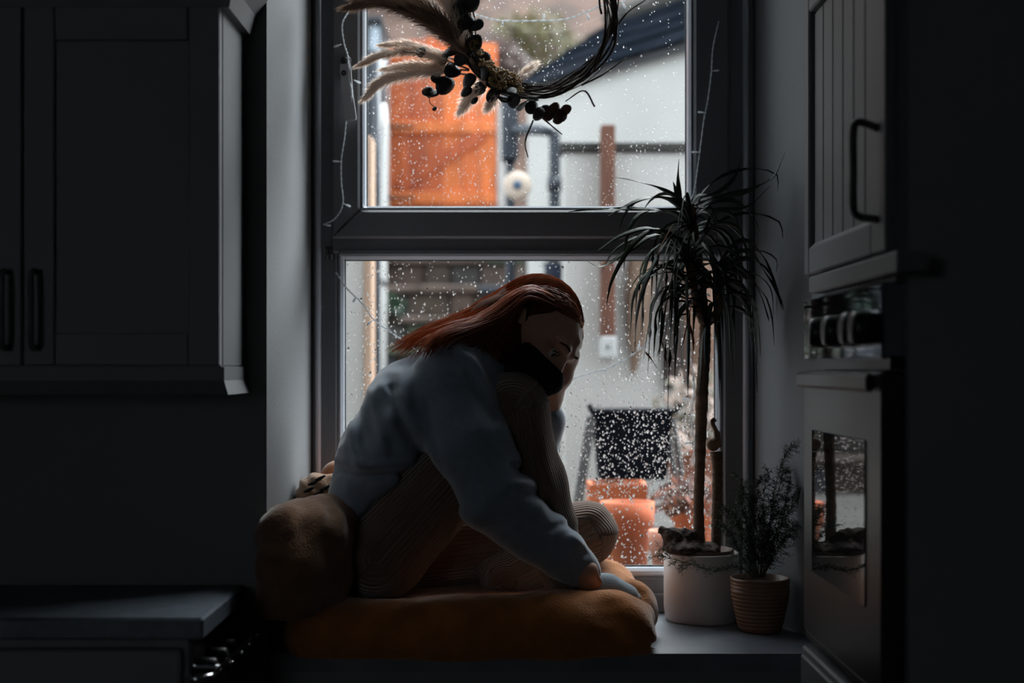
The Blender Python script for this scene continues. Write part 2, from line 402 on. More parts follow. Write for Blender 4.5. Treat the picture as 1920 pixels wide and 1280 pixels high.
build('keyhole', MB().lathe([(.0055,-.0015),(.0055,.001)], (P(648,143,ds).x, ds-.033, P(648,143,ds).z), 14, 'y'), M_black, hplate, True)
for q in (613, 621):
    build('hinge_pin', MB().tube([P(q,466,YF-.008), P(q,486,YF-.008)], .0028, 8), M_steel, win, True)
build('hinge_block', MB().bbox(X(611,d), X(624,d), YF-.006, YF+.008, Z(476,d), Z(462,d), .001), M_black, win)
ALB = 0.72

# ------------------------------------------------------------------ raindrops on the outer faces of the panes
def drops(name, x0, x1, z0, z1, spec, dens):
    V = []; Fc = []; n = 7
    ca = [(math.cos(2*PI*k/n), math.sin(2*PI*k/n)) for k in range(n)]
    y0 = YG+.0021
    for cnt, (r0, r1), el in spec:
        made = 0; tries = 0
        while made < cnt and tries < cnt*12:
            tries += 1
            x = random.uniform(x0, x1); z = random.uniform(z0, z1)
            if random.random() > dens(960+x/YG*F, 690-(z-EYE)/YG*F, r1): continue
            made += 1
            r = r0*(r1/r0)**random.random(); e = 1+random.random()*el; o = len(V)
            hgt = r*random.uniform(.30,.52); sk = random.uniform(-.2,.2)
            for q, hh in ((1,0),(.86,.5),(.5,.88)):
                for c, s_ in ca: V.append((x+r*q*c*(1+.2*sk*s_), y0+hgt*hh, z+r*e*q*s_))
            V.append((x, y0+hgt, z-r*.05))
            Fc.append(tuple(o+k for k in range(n)))
            for i in range(2):
                for k in range(n): Fc.append((o+i*n+k, o+(i+1)*n+k, o+(i+1)*n+(k+1)%n, o+i*n+(k+1)%n))
            for k in range(n): Fc.append((o+2*n+k, o+3*n, o+2*n+(k+1)%n))
    o = fixnormals(build(name, (np.array(V), Fc), M_water, win, True, kind='stuff'))
    o['label'] = 'raindrops on the outside of the glass'
def dens_up(px, py, r):
    w = .35+.65*min(1, max(0, py/380))
    if px < 800: w *= 1.25
    if px > 1060 and py < 250: w *= .35
    return min(1, w)
def dens_low(px, py, r):
    w = .25
    if px < 760: w = .5
    if px > 1040: w = .35+.65*min(1, max(0, (py-650)/150))
    if px > 1100 and 770 < py < 900: w = 1
    if py > 930: w *= .45 if r < .003 else 1
    if px < 1040 and py > 650 and px > 720: w = 0
    if py < 640 and r > .0022: w *= .2
    return w
drops('raindrops', X(685,d), X(1291,d), Z(384,d), H0-.1, [(4300,(.00042,.0009),1.5),(260,(.0009,.0014),1.2)], dens_up)
drops('raindrops', X(646,d), X(1343,d), Z(1064,d), Z(487,d), [(2600,(.0006,.0012),1.2),(1500,(.0012,.0021),.7),(260,(.0021,.0034),.5)], dens_low)

# ------------------------------------------------------------------ the yard outside
GZ = 0.68
M_stone = mat('yard_paving', (.16,.15,.14), .7, var=.3, scale=5, bump=.4, bscale=20)
M_hill = mat('bracken_hillside', (.05,.03,.024), .95, col2=(.15,.085,.06), scale=4.5, bump=1.0, bscale=12)
struct('yard_ground', MB().box(-4, 4, 3.1, 8.6, GZ-.1, GZ), M_stone)
# hillside: bumpy slope behind everything
vs = []; fs = []; NX, NY = 36, 26
for j in range(NY):
    for i in range(NX):
        x = -9+18*i/(NX-1); y = 8.9+12*j/(NY-1); t = j/(NY-1)
        z = 1.9+t*11.5+.35*mnoise.noise(Vector((x*.7, y*.7, 0)))+.15*mnoise.noise(Vector((x*2, y*2, 3)))
        vs.append((x, y, z))
for j in range(NY-1):
    for i in range(NX-1): fs.append((j*NX+i, j*NX+i+1, (j+1)*NX+i+1, (j+1)*NX+i))
build('hillside', MB().add(vs, fs), M_hill, None, True, kind='structure')
struct('yard_back_wall', MB().box(-3.6, 3.6, 8.75, 9.0, GZ, 2.1), mat('rubble_stone', (.10,.085,.075), .95, var=.4, scale=8, bump=.8, bscale=14))

# bushes on the slope
def bush(c, r, col, label, n=700, leaf=.05, name='hillside_bush'):
    root = empty(name, (c[0], c[1], c[2]-r*.8), label, 'bush', 'bushes on the hillside')
    col = tuple(q*.6 for q in col)
    m = translucent('leaf_%02x%02x%02x' % tuple(int(q*255) for q in col), col, tuple(min(1,q*1.3) for q in col), .3, var=.35, scale=6)
    V = []; Q = []
    for _ in range(n):
        v = Vector(rng.normal(size=3)).normalized(); rr = r*(.55+.45*random.random())*(1+.25*mnoise.noise(v*2.5))
        p = Vector(c)+Vector((v.x*rr*1.25, v.y*rr, v.z*rr*.85)); a = Vector(rng.normal(size=3)).normalized(); b = a.orthogonal().normalized()
        s = leaf*random.uniform(.5,1.3); o = len(V)
        V += [p-a*s, p+b*s*.4+v*s*.15, p+a*s, p-b*s*.4+v*s*.15]; Q.append((o,o+1,o+2,o+3))
    build('foliage', MB().add(V, Q), m, root, kind='stuff')
    mb = MB()
    for k in range(6):
        a = rng.normal(size=3); mb.tube([(c[0]+a[0]*.03, c[1], c[2]-r*.95), (c[0]+a[0]*.15*r, c[1]+a[1]*.15*r, c[2]-r*.3), (c[0]+a[0]*.4*r, c[1]+a[1]*.4*r, c[2]+r*.4)], [.02,.014,.006], 5)
    build('branches', mb, mat('bush_bark', (.05,.035,.025), .9, var=.3), root)
for (px, py, dd, r, col, lab) in (
    (1000, 85, 10.6, .30, (.20,.17,.05), 'round olive-yellow bush above the slate porch roof'),
    (1098, 72, 11.4, .26, (.12,.11,.06), 'dull green bush beside the olive one on the slope'),
    (1185, 25, 12.0, .30, (.20,.10,.075), 'reddish brown bracken clump above the porch roof ridge'),
    (950, 22, 12.0, .34, (.22,.12,.09), 'pinkish brown thicket high on the slope behind the wreath'),
    (1075, -30, 13.6, .36, (.19,.105,.075), 'rust brown thicket at the top of the slope'),
    (1275, -45, 13.0, .34, (.21,.11,.085), 'faded red bracken thicket right of the ridge'),
    (790, 20, 11.2, .42, (.20,.12,.09), 'brown scrub above the orange gate'),
    (925, 118, 9.9, .20, (.22,.14,.12), 'mauve heather clump beside the orange gate')):
    bush(P(px, py, dd), r, col, lab)

# white porch building, turned, with a slate roof
A = Vector((1.24, 5.24)); B = Vector((.075, 7.0)); dirw = (B-A).normalized(); nin = Vector((-dirw.y, dirw.x))
if nin.y < 0: nin = -nin
EZ = 2.64
def wallpt(t, off, z): q = A+dirw*t+nin*off; return (q.x, q.y, z)
LW = (B-A).length
hut = empty('porch_building', (*((A+B)/2), GZ), 'white rendered outbuilding with a slate roof across the yard', 'building')
poly = [(0,GZ),(LW,GZ),(LW,EZ),(0,EZ)]
fixnormals(build('wall', MB().prism(poly, lambda t, z: wallpt(t,0,z), lambda t, z: wallpt(t,.8,z)), M_white, hut))
pitch = math.radians(34); RLN = .80
def roofpt(t, s, hgt=0): return Vector(wallpt(t, -.06+s*math.cos(pitch)-hgt*math.sin(pitch), EZ-.02+s*math.sin(pitch)+hgt*math.cos(pitch)))
fixnormals(build('roof_deck', MB().prism([(-.05,0),(LW+.1,0),(LW+.1,RLN),(-.05,RLN)], lambda t, s: roofpt(t,s,-.03), lambda t, s: roofpt(t,s,0)), mat('roof_deck', (.05,.05,.055), .8, var=.2), hut))
slm = [mat('slate_%d' % i, c, .95, var=.15, scale=10, spec=.0) for i, c in enumerate(((.012,.015,.021),(.017,.020,.026),(.009,.012,.017)))]
rows = 4; sw = .24
for r_ in range(rows):
    s0 = r_*RLN/rows-.005; s1 = s0+RLN/rows*1.35; t = -.06+(sw/2 if r_ % 2 else 0)-sw
    while t < LW+.1:
        a, b = max(t,-.06)+.003, min(t+sw, LW+.1)-.003
        if b-a > .03:
            lift = random.uniform(.0,.004)
            q = [roofpt(a,s0,.012+lift), roofpt(b,s0,.012+lift), roofpt(b,s1,.002), roofpt(a,s1,.002), roofpt(a,s0,.020+lift), roofpt(b,s0,.020+lift), roofpt(b,s1,.010), roofpt(a,s1,.010)]
            fixnormals(build('slate', MB().add(q, [(0,3,2,1),(4,5,6,7),(0,1,5,4),(1,2,6,5),(2,3,7,6),(3,0,4,7)]), random.choice(slm), hut))
        t += sw
t = -.06
while t < LW+.1:
    e = min(t+.3, LW+.1); c0, c1 = roofpt(t+.004,RLN,.03), roofpt(e-.004,RLN,.03)
    build('ridge_stone', MB().tube([c0, c1], .055, 8), mat('ridge_stone', (.09,.085,.078), .9, var=.3, scale=12, bump=.6, bscale=30), hut, True); t += .3
# garden wall with coping, facing the window
gw = empty('garden_wall', (.75, 5.2, GZ), 'pale grey rendered garden wall with a dark timber coping', 'wall')
dgw = 5.2; gx0 = X(1056, dgw)
build('wall', MB().bbox(gx0, 1.05, dgw, dgw+.1, GZ, Z(284,dgw), .008), M_grey_render, gw)
build('coping', MB().bbox(gx0-.01, 1.05, dgw-.02, dgw+.12, Z(285,dgw), Z(268,dgw), .004), mat('dark_coping', (.035,.035,.03), .8, var=.3, scale=8), gw)
M_post = mat('red_brown_timber', (.15,.055,.03), .75, var=.35, scale=8, stretch=(6,6,.6), bump=.4, bscale=30)
pst = empty('timber_post', (X(1140,5.12), 5.12, Z(640,5.12)), 'red-brown timber post fixed upright to the garden wall', 'post')
build('shaft', MB().bbox(X(1127,5.12), X(1153,5.12), 5.10, 5.20, Z(632,5.12), Z(235,5.12), .003), M_post, pst)
build('foot_bracket', MB().bbox(X(1126,5.12), X(1155,5.12), 5.095, 5.205, Z(672,5.12), Z(630,5.12), .006), mat('galvanised', (.6,.6,.6), .5, var=.1), pst)
build('bolt', MB().lathe([(.006,-.006),(.006,.004)], (X(1140,5.1), 5.095, Z(650,5.12)), 10, 'y'), M_steel, pst)

# black rainwater pipes in front of the white building
M_pipe = mat('blue_black_pipe', (.018,.026,.042), .35, var=.1)
dp = 6.0
pp = empty('rainwater_pipe', (X(1040,dp), dp, GZ), 'blue-black rainwater pipe with an elbow on the white outbuilding', 'pipe')
build('pipe', MB().tube(catmull([P(950,243,dp+.25),P(985,243,dp+.1),P(1020,244,dp),P(1037,250,dp),P(1040,270,dp),P(1040,345,dp),P(1040,480,dp),P(1040,700,dp),P(1040,860,dp),P(1040,955,dp)],60), .024, 12), M_pipe, pp, True)
for y_ in (345, 520, 730): build('collar', MB().lathe([(.026,-.03),(.031,-.03),(.031,.03),(.026,.03)], P(1040,y_,dp), 14), M_pipe, pp, True)
bx = MB().bbox(X(940,dp+.2), X(972,dp+.2), dp+.18, dp+.3, Z(300,dp+.2), Z(175,dp+.2), .01)
build('hopper', bx, M_pipe, pp)
build('hopper_spout', MB().tube([P(956,296,dp+.24),P(956,352,dp+.24),P(960,900,dp+.24)], .022, 10), M_pipe, pp, True)
# cream hose reel with a blue hub
rl = empty('hose_reel', P(970,372,5.9), 'cream round hose reel with a blue hub under the pipes', 'hose reel')
rc = P(970,348,5.9)
build('drum', MB().lathe([(.012,-.02),(.05,-.02),(.058,-.008),(.058,.012),(.05,.02),(.012,.02)], rc, 24, 'y'), mat('cream_plastic', (.72,.58,.47), .5, var=.05), rl, True)
build('hub', MB().lathe([(.0,-.03),(.016,-.03),(.02,-.018),(.02,.02)], rc, 16, 'y'), mat('blue_plastic', (.05,.11,.2), .4), rl, True)
build('bracket', MB().tube([rc+Vector((0,.01,0)), rc+Vector((0,.2,.0))], .008, 8), M_pipe, rl)
# hanging pot on the white wall
hpz = P(1040,508,5.85)
hpn = empty('hanging_pot', hpz, 'small dark blue hanging pot with trailing leaves beside the pipe', 'pot')
build('pot', MB().lathe([(.028,-.045),(.04,-.01),(.045,.02),(.05,.025),(.05,.03),(.04,.03),(.03,-.03)], hpz, 16), mat('blue_glaze', (.02,.03,.07), .25), hpn, True)
V = []; Q = []
for _ in range(70):
    p = hpz+Vector((rng.normal()*.035, rng.normal()*.03, random.uniform(-.06,.07))); a = Vector(rng.normal(size=3)).normalized()*.018; b = a.orthogonal().normalized()*.008; o = len(V)
    V += [p-a,p+b,p+a,p-b]; Q.append((o,o+1,o+2,o+3))
build('leaves', MB().add(V,Q), translucent('pot_leaf', (.05,.06,.04), (.08,.08,.04), .3), hpn, kind='stuff')

# orange ledged and braced gate at the head of the steps
M_gate = [mat('orange_stained_wood_%d' % i, c, .6, var=.28, scale=5, stretch=(5,5,.7), bump=.3, bscale=30) for i, c in enumerate(((.62,.125,.025),(.74,.16,.032),(.54,.10,.022),(.84,.20,.042)))]
dg = 8.5; gt = empty('garden_gate', (X(830,dg), dg, Z(440,dg)), 'orange stained ledged and braced wooden gate', 'gate')
x0, x1 = X(729,dg), X(932,dg); nb = 6; w = (x1-x0)/nb
for i in range(nb):
    tz = Z(66+6*abs(i-2.5), dg)
    build('plank', MB().bbox(x0+i*w+.002, x0+(i+1)*w-.002, dg, dg+.022, Z(436,dg), tz, .003), M_gate[(i*2+i//3) % 4], gt)
for y_ in (239, 372): build('ledge', MB().bbox(x0+.01, x1-.01, dg-.03, dg+.001, Z(y_+11,dg), Z(y_-11,dg), .004), M_gate[3], gt)
build('ledge', MB().bbox(x0+.01, x1-.01, dg-.03, dg+.001, Z(116,dg), Z(95,dg), .004), M_gate[1], gt)
a, b = P(748,350,dg), P(905,252,dg); n_ = Vector((-(b-a).z,0,(b-a).x)).normalized()*.035
build('brace', fixn := MB().prism([(a.x+n_.x,a.z+n_.z),(a.x-n_.x,a.z-n_.z),(b.x-n_.x,b.z-n_.z),(b.x+n_.x,b.z+n_.z)], lambda x,z:(x,dg-.026,z), lambda x,z:(x,dg+.001,z)), M_gate[2], gt)
for y_ in (239, 372): build('strap_hinge', MB().bbox(x0-.02, x0+.16, dg-.036, dg-.028, Z(y_+3,dg), Z(y_-3,dg), .002), M_black, gt)
for i, (pa, pb) in enumerate(((712,727),(933,946))):
    build('gate_post', MB().bbox(X(pa,dg), X(pb,dg), dg-.02, dg+.06, 2.075, Z(60 if i == 0 else 200,dg), .004), mat('whitewashed_post', (.6,.58,.56), .8, var=.1), gt)

# stone steps
stones = [mat('step_stone_%d' % i, c, .85, var=.3, scale=7, bump=.7, bscale=18) for i, c in enumerate(((.085,.06,.045),(.06,.055,.05),(.05,.06,.075),(.11,.075,.06),(.06,.07,.045)))]
stp = empty('stone_steps', (X(840,7.4), 7.4, GZ), 'dark mossy stone steps climbing to the orange gate', 'steps')
sx_a, sx_b = X(718,7.4)-.05, X(975,7.4)+.02
for k in range(8):
    y0 = 6.7+k*.22; z1 = GZ+(k+1)*.174
    build('step_core', MB().box(sx_a+.01, sx_b-.01, y0+.05, 8.74, z1-.174, z1-.035), stones[1], stp)
    x = sx_a
    while x < sx_b-.02:
        wd = min(random.uniform(.12,.26), sx_b-x)
        if sx_b-(x+wd) < .06: wd = sx_b-x
        build('riser_stone', MB().bbox(x+.003, x+wd-.003, y0+random.uniform(0,.02), y0+.2, z1-.172, z1-.045, .012), random.choice(stones), stp); x += wd
    x = sx_a
    while x < sx_b-.02:
        wd = min(random.uniform(.2,.4), sx_b-x)
        if sx_b-(x+wd) < .08: wd = sx_b-x
        build('tread_stone', MB().bbox(x+.002, x+wd-.002, y0-.03, y0+.25, z1-.042, z1+random.uniform(-.004,.004), .008), stones[3] if random.random() < .6 else random.choice(stones), stp); x += wd
for (px, py, dd, r, lb) in ((722,575,6.9,.08,'bright green fern clump beside the stone steps'),):
    bush(P(px,py,dd), r, (.03,.085,.04), lb, 200, .03, 'fern_clump')

# left-hand side: white wall, tan frame, dark pipe, white post, dark shed
dl = 4.5
struct('yard_side_wall', MB().bbox(X(450,dl), X(684,dl), dl, dl+.12, GZ, Z(252,dl), .005), M_white)
build('door_frame_post', MB().bbox(X(684,dl)+.001, X(698,dl), dl-.02, dl+.1, GZ, Z(256,dl), .003), mat('tan_timber', (.55,.36,.25), .7, var=.12, scale=6, stretch=(5,5,.5)), label='tan painted timber door frame post beside the white side wall', cat='post')
build('drainpipe', MB().tube([P(706,95,dl+.25), P(706,400,dl+.25), P(706,690,dl+.25), (X(706,dl+.25),dl+.25,GZ)], .013, 12), M_pipe, None, True, label='slim navy drainpipe next to the tan door frame post', cat='pipe')
wp = empty('white_post', (X(719,5.4), 5.4, GZ), 'slender white post with a joint beside the navy drainpipe', 'post')
build('shaft', MB().tube([P(717,195,5.4), P(722,240,5.4), P(720,330,5.4), P(719,527,5.4), (X(717,5.4),5.4,GZ)], .0135, 10), mat('white_plastic', (.75,.74,.72), .5, var=.05), wp, True)
build('joint', MB().lathe([(.0145,-.014),(.017,-.014),(.017,.014),(.0145,.014)], P(719,529,5.4), 12), mat('grey_joint', (.2,.2,.2), .5), wp, True)
dsd = 7.9; shd = empty('dark_shed', (X(700,dsd)-.3, dsd, GZ), 'dark navy boarded shed beside the orange gate', 'shed')
shm = [mat('navy_board_%d' % i, c, .7, var=.2, scale=6, stretch=(6,6,.6)) for i, c in enumerate(((.022,.028,.038),(.028,.034,.045),(.018,.022,.03)))]
x = X(715,dsd); i = 0
while x > X(715,dsd)-.9:
    build('board', MB().bbox(x-.098, x, dsd, dsd+.02, GZ, Z(40,dsd), .003), shm[i % 3], shd); x -= .1; i += 1
build('body', MB().box(X(715,dsd)-.9, X(715,dsd)-.002, dsd+.02, dsd+.4, GZ, Z(46,dsd)), shm[0], shd)
build('roof', MB().bbox(X(715,dsd)-.95, X(715,dsd)+.01, dsd-.06, dsd+.42, Z(46,dsd), Z(34,dsd), .004), shm[2], shd)
build('shed_window', MB().bbox(X(694,dsd), X(712,dsd), dsd-.01, dsd+.001, Z(95,dsd), Z(50,dsd), .002), mat('pale_shed_pane', (.42,.50,.58), .15, var=.05), shd)
build('loose_pipe', MB().tube([P(704,150,5.3), P(719,112,5.3)], .012, 10), mat('pale_blue_pipe', (.55,.65,.75), .4), wp, True)

# driftwood hung along the garden wall
def driftwood(pts, rad, m, label, yy=5.15):
    mb = MB(); mb.tube(catmull([(X(a,yy), yy, Z(b,yy)) for a, b in pts], 16), [r for r in np.interp(np.linspace(0,1,16), np.linspace(0,1,len(rad)), rad)], 9)
    for i, v in enumerate(mb.v):
        q = Vector(v); n = mnoise.noise(q*28)*.008; mb.v[i] = (v[0]+n, yy+(v[1]-yy)*.45+.02, v[2]+n*.5)
    build('driftwood', mb, m, None, True, label=label, cat='driftwood', group='driftwood on the garden wall')
M_dr = [mat('driftwood_tan', (.26,.17,.12), .85, var=.35, scale=9, stretch=(4,4,.7), bump=.5, bscale=30), mat('driftwood_dark', (.06,.04,.034), .85, var=.35, scale=9, stretch=(4,4,.7), bump=.5, bscale=30), mat('driftwood_brown', (.22,.125,.085), .85, var=.4, scale=9, stretch=(4,4,.7), bump=.5, bscale=30)]
driftwood([(1208,470),(1200,540),(1197,610),(1192,660),(1188,702)], [.05,.05,.045,.022,.008], M_dr[0], 'pale tan driftwood tapering to a point on the garden wall')
driftwood([(1258,450),(1256,540),(1258,620),(1262,690),(1264,728)], [.034,.036,.036,.036,.03], M_dr[1], 'dark blunt-ended driftwood between two paler pieces')
driftwood([(1312,450),(1310,540),(1314,640),(1312,752)], [.055,.06,.062,.045], M_dr[2], 'broad brown driftwood trunk on the garden wall')

# black planter box on a trestle
db = 4.3; bxr = empty('planter_box', (X(1188,db), db+.1, GZ), 'black square-sided planter box standing on splayed legs', 'planter')
M_bk = mat('black_planter', (.006,.007,.011), .8, var=.2, scale=10, spec=.05)
q = [(X(1115,db),Z(772,db)),(X(1262,db),Z(772,db)),(X(1250,db),Z(900,db)),(X(1127,db),Z(900,db))]
fixnormals(build('box', MB().prism(q, lambda x,z:(x,db,z), lambda x,z:(x,db+.2,z)), M_bk, bxr))
build('rim', MB().bbox(X(1112,db), X(1265,db), db-.008, db+.208, Z(776,db), Z(768,db), .002), M_bk, bxr)
for a, b in ((( 1104,758),(1112,775)),((1276,758),(1264,775))): build('handle', MB().tube([P(*a,db+.03), P(*b,db+.03)], .008, 8), M_bk, bxr)
for sx_, yo in ((-1,0),(1,0),(-1,.2),(1,.2)):
    xa = X(1112,db) if sx_ < 0 else X(1262,db); xb = X(1070,db) if sx_ < 0 else X(1304,db)
    build('leg', MB().tube([(xa,db+yo,Z(785,db)),(xb,db+yo,GZ)], .009, 8), mat('grey_trestle', (.09,.09,.09), .5, metal=.3), bxr)

# terracotta pots under the window
M_tc = [mat('terracotta_%d' % i, c, .85, var=.22, scale=9, bump=.3, bscale=40) for i, c in enumerate(((.62,.15,.05),(.52,.12,.042),(.56,.22,.14)))]
M_soil = mat('potting_soil', (.03,.022,.017), .95, var=.4, scale=40, bump=.8, bscale=60)
POTS = []
def tpot(px, py, dd, wpx, m, label, square=False):
    r = wpx/2/F*dd; zt_ = Z(py,dd); h = zt_-GZ; c = (X(px,dd), dd+r, GZ)
    root = empty('terracotta_pot', c, label, 'plant pot', 'terracotta pots outside')
    n = 4 if square else 28; k = 1.38 if square else 1
    prof = [(r*.62*k,0),(r*.86*k,h*.74),(r*k,h*.76),(r*k,h),(r*.88*k,h),(r*.8*k,h*.86)]
    mb = MB().lathe(prof, (0,0,0), n)
    if square: mb.v = [(v[0]*math.cos(PI/4)-v[1]*math.sin(PI/4), v[0]*math.sin(PI/4)+v[1]*math.cos(PI/4), v[2]) for v in mb.v]
    mb.v = [(v[0]+c[0], v[1]+c[1], v[2]+c[2]) for v in mb.v]
    build('pot', mb, m, root, not square)
    POTS.append(root)
    build('soil', MB().lathe([(r*.84,h*.84),(r*.5,h*.9),(0,h*.9)], c, 20), M_soil, root, True)
    return Vector((c[0], c[1], zt_))
t1 = tpot(1160, 908, 4.0, 112, M_tc[0], 'large square terracotta pot with a withered brown plant', True)
t2 = tpot(1180, 945, 3.55, 104, M_tc[1], 'weathered terracotta pot close under the window')
t3 = tpot(1258, 998, 3.4, 78, M_tc[2], 'small pinkish terracotta pot beside the white indoor pot')
t4 = tpot(1304, 940, 3.85, 84, M_tc[0], 'round terracotta pot holding a rust-leaved shrub')
def leafy(c, r, n, size, cols, root, name='leafy_plant', up=.6):
    for ci, col in enumerate(cols):
        V = []; Q = []
        for _ in range(n//len(cols)):
            v = Vector(rng.normal(size=3)).normalized(); v.z = abs(v.z)*up*1.6-.1; p = Vector(c)+v*r*random.uniform(.3,1)
            a = Vector(rng.normal(size=3)).normalized(); b = a.orthogonal().normalized(); s = size*random.uniform(.6,1.3); o = len(V)
            V += [p-a*s, p+b*s*.45, p+a*s, p-b*s*.45]; Q.append((o,o+1,o+2,o+3))
        build('foliage', MB().add(V,Q), translucent('lf_%s_%d' % (name,ci), col, tuple(min(1,x*1.2) for x in col), .35, var=.3, scale=20), root, kind='stuff')
    mb = MB()
    for k in range(8):
        a = rng.normal(size=3)*r*.5; mb.tube([Vector(c)-Vector((0,0,.03)), Vector(c)+Vector((a[0],a[1],r*.6*up*1.6))], [.004,.002], 5)
    build('stems', mb, mat('plant_stem', (.09,.06,.04), .8, var=.2), root)
leafy((t4.x, t4.y, t4.z-.02), .12, 420, .022, ((.30,.08,.035),(.16,.07,.04),(.12,.05,.04)), POTS[3], 'rust_shrub', .5)
leafy((t1.x-.01, t1.y, t1.z-.02), .07, 150, .018, ((.10,.045,.03),(.20,.07,.035)), POTS[0], 'withered_plant', .25)
tub = empty('tub_shrub', (X(1318,4.75), 4.75, GZ), 'pale pinkish shrub in a plain tub before the garden wall', 'potted plant')
leafy((X(1318,4.75), 4.75, GZ+.30), .22, 420, .035, ((.55,.42,.36),(.22,.20,.15),(.40,.32,.27)), tub, 'pale_shrub', .9)
build('tub', MB().lathe([(.09,0),(.12,.30),(.13,.30),(.13,.33),(.11,.33),(.1,.27)], (X(1318,4.75), 4.75, GZ), 24), M_tc[2], tub, True)

ALB = 1.0

# ------------------------------------------------------------------ kitchen: tall oven unit on the right (front faces -x)
UX = .525
def D(px, x=UX): return x*F/(px-960)
def ZZ(px, py, x=UX): return EYE-(py-690)/F*D(px, x)
tall = empty('tall_oven_unit', (.84, 2.24, 0), 'tall pale grey kitchen unit housing the oven beside the window', 'cabinet')
y_n, y_f = 1.955, 2.498
build('body', MB().box(UX+.02, 1.15, y_n, y_f, .08, 2.3), M_cabshade, tall)
build('plinth', MB().box(UX+.06, 1.15, y_n+.01, y_f, 0, .08), M_cabshade, tall)
zdb, zdt = 1.431, 2.28
door = build('door', MB().box(UX+.004, UX+.02, y_n, y_f, zdb, zdt), M_cab, tall, label='pale grey tongue and groove cupboard door')
pz0, pz1 = 1.479, 1.885; py0, py1 = 2.035, D(1529)
for q in ((y_n,py0,zdb,zdt),(py1,y_f,zdb,zdt),(py0,py1,zdb,pz0),(py0,py1,pz1,zdt)):
    build('door_frame', MB().bbox(UX-.012, UX+.005, q[0]+.0005, q[1]-.0005, q[2]+.0005, q[3]-.0005, .003), M_cab, door)
n = 6; w = (py1-py0)/n
for i in range(n): build('panel_board', MB().bbox(UX-.002, UX+.006, py0+i*w+.0012, py0+(i+1)*w-.0012, pz0+.001, pz1-.001, .003), M_cab, door)
build('panel_moulding', MB().prism([(UX-.009,pz0),(UX+.004,pz0),(UX+.004,pz0+.012)], lambda x,z:(x,py0,z), lambda x,z:(x,py1,z)), M_cab, door)
hy = 2.012; hx = UX-.042
build('handle', MB().tube(catmull([(UX-.012,hy-.02,ZZ(1663,240)),(hx+.006,hy-.008,ZZ(1645,238)),(hx,hy,ZZ(1640,256)),(hx,hy,ZZ(1636,330)),(hx,hy,ZZ(1640,395)),(hx+.006,hy-.008,ZZ(1645,411)),(UX-.012,hy-.02,ZZ(1663,411))],40), .0058, 10), M_black, door, True, label='black bow handle')
build('shelf_strip', MB().bbox(UX-.022, UX+.02, 1.86, D(1541), 1.396, 1.424, .002), M_cab, tall)
build('filler_panel', MB().box(UX+.002, UX+.02, y_n, y_f, 1.39, 1.431), M_cab, tall)
lo = build('lower_door', MB().bbox(UX-.016, UX+.02, y_n, y_f, .09, .785, .004), M_cab, tall)
build('door_frame', MB().bbox(UX-.024, UX-.015, y_n+.03, y_f-.03, .70, .775, .003), M_cab, lo)
ov = empty('built_in_oven', (UX, 2.24, .80), 'built-in oven with polished steel panel, black knobs and dark glass door', 'oven')
oy0, oy1 = 1.968, 2.492
build('control_panel', MB().bbox(UX-.014, UX+.019, oy0, oy1, 1.283, 1.389, .003), M_mirror, ov, label='polished steel control panel')
kz = ZZ(1590, 618, UX-.03)
for px in (1543, 1572, 1607, 1626):
    yk = D(px, UX-.03); r = .0245
    build('knob', MB().lathe([(r*.92,.0),(r,-.004),(r*.97,-.034),(r*.85,-.040),(0,-.040)], (UX-.0135, yk, kz), 28, 'x'), M_knob, ov, True)
build('vent_gap', MB().box(UX-.002, UX+.019, oy0, oy1, 1.268, 1.283), M_black, ov)
od = build('oven_door', MB().bbox(UX-.014, UX+.019, oy0, oy1, .812, 1.266, .004), M_steel, ov, label='brushed steel oven door')
build('door_glass', MB().bbox(UX-.0165, UX-.012, D(1642), D(1540), .925, 1.166, .001), M_glassblk, od, label='dark mirror-like oven window')
build('handle_bar', MB().bbox(UX-.036, UX-.024, oy0-.004, 2.452, 1.237, 1.264, .005), M_steel, od)
for yk in (oy0+.05, oy1-.09): build('handle_bracket', MB().bbox(UX-.026, UX-.012, yk-.008, yk+.008, 1.242, 1.259, .002), M_steel, od)
build('drip_strip', MB().bbox(UX-.01, UX+.019, oy0, oy1, .80, .811, .001), M_black, ov)

# ------------------------------------------------------------------ left wall cupboard, worktop, base unit
CX = X(458, YW-.002)
yf = abs(CX)*F/548
wc = empty('wall_cupboard', (CX-.45, 2.4, 1.272), 'grey two-door wall cupboard with a cornice beside the window recess', 'cabinet')
ct, cb = 1.852, 1.272
build('body', MB().box(-1.75, CX-.0015, yf+.02, YW-.001, cb, ct+.1), M_cab, wc)
build('end_panel', MB().bbox(CX-.012, CX, yf+.024, YW-.002, cb+.001, ct+.09, .002), M_cab, wc)
for a, b, s in ((-1.12, X(40,yf), -1), (X(40,yf)+.003, CX-.001, 1)):
    dr = build('door', MB().box(a, b, yf+.008, yf+.02, cb+.002, ct), M_cabshade, wc)
    for q in ((a,a+.05,cb+.002,ct),(b-.05,b,cb+.002,ct),(a+.05,b-.05,cb+.002,cb+.055),(a+.05,b-.05,ct-.055,ct)):
        build('door_frame', MB().bbox(q[0]+.0004,q[1]-.0004,yf,yf+.0085,q[2]+.0004,q[3]-.0004,.002), M_cabshade, dr)
    hx_ = b-.022 if s < 0 else a+.022
    build('handle', MB().tube(catmull([(hx_,yf,Z(510,yf)),(hx_,yf-.024,Z(512,yf)),(hx_,yf-.028,Z(540,yf)),(hx_,yf-.028,Z(620,yf)),(hx_,yf-.024,Z(650,yf)),(hx_,yf,Z(652,yf))],30), .005, 8), mat('dark_grey_handle', (.09,.09,.095), .5), dr, True)
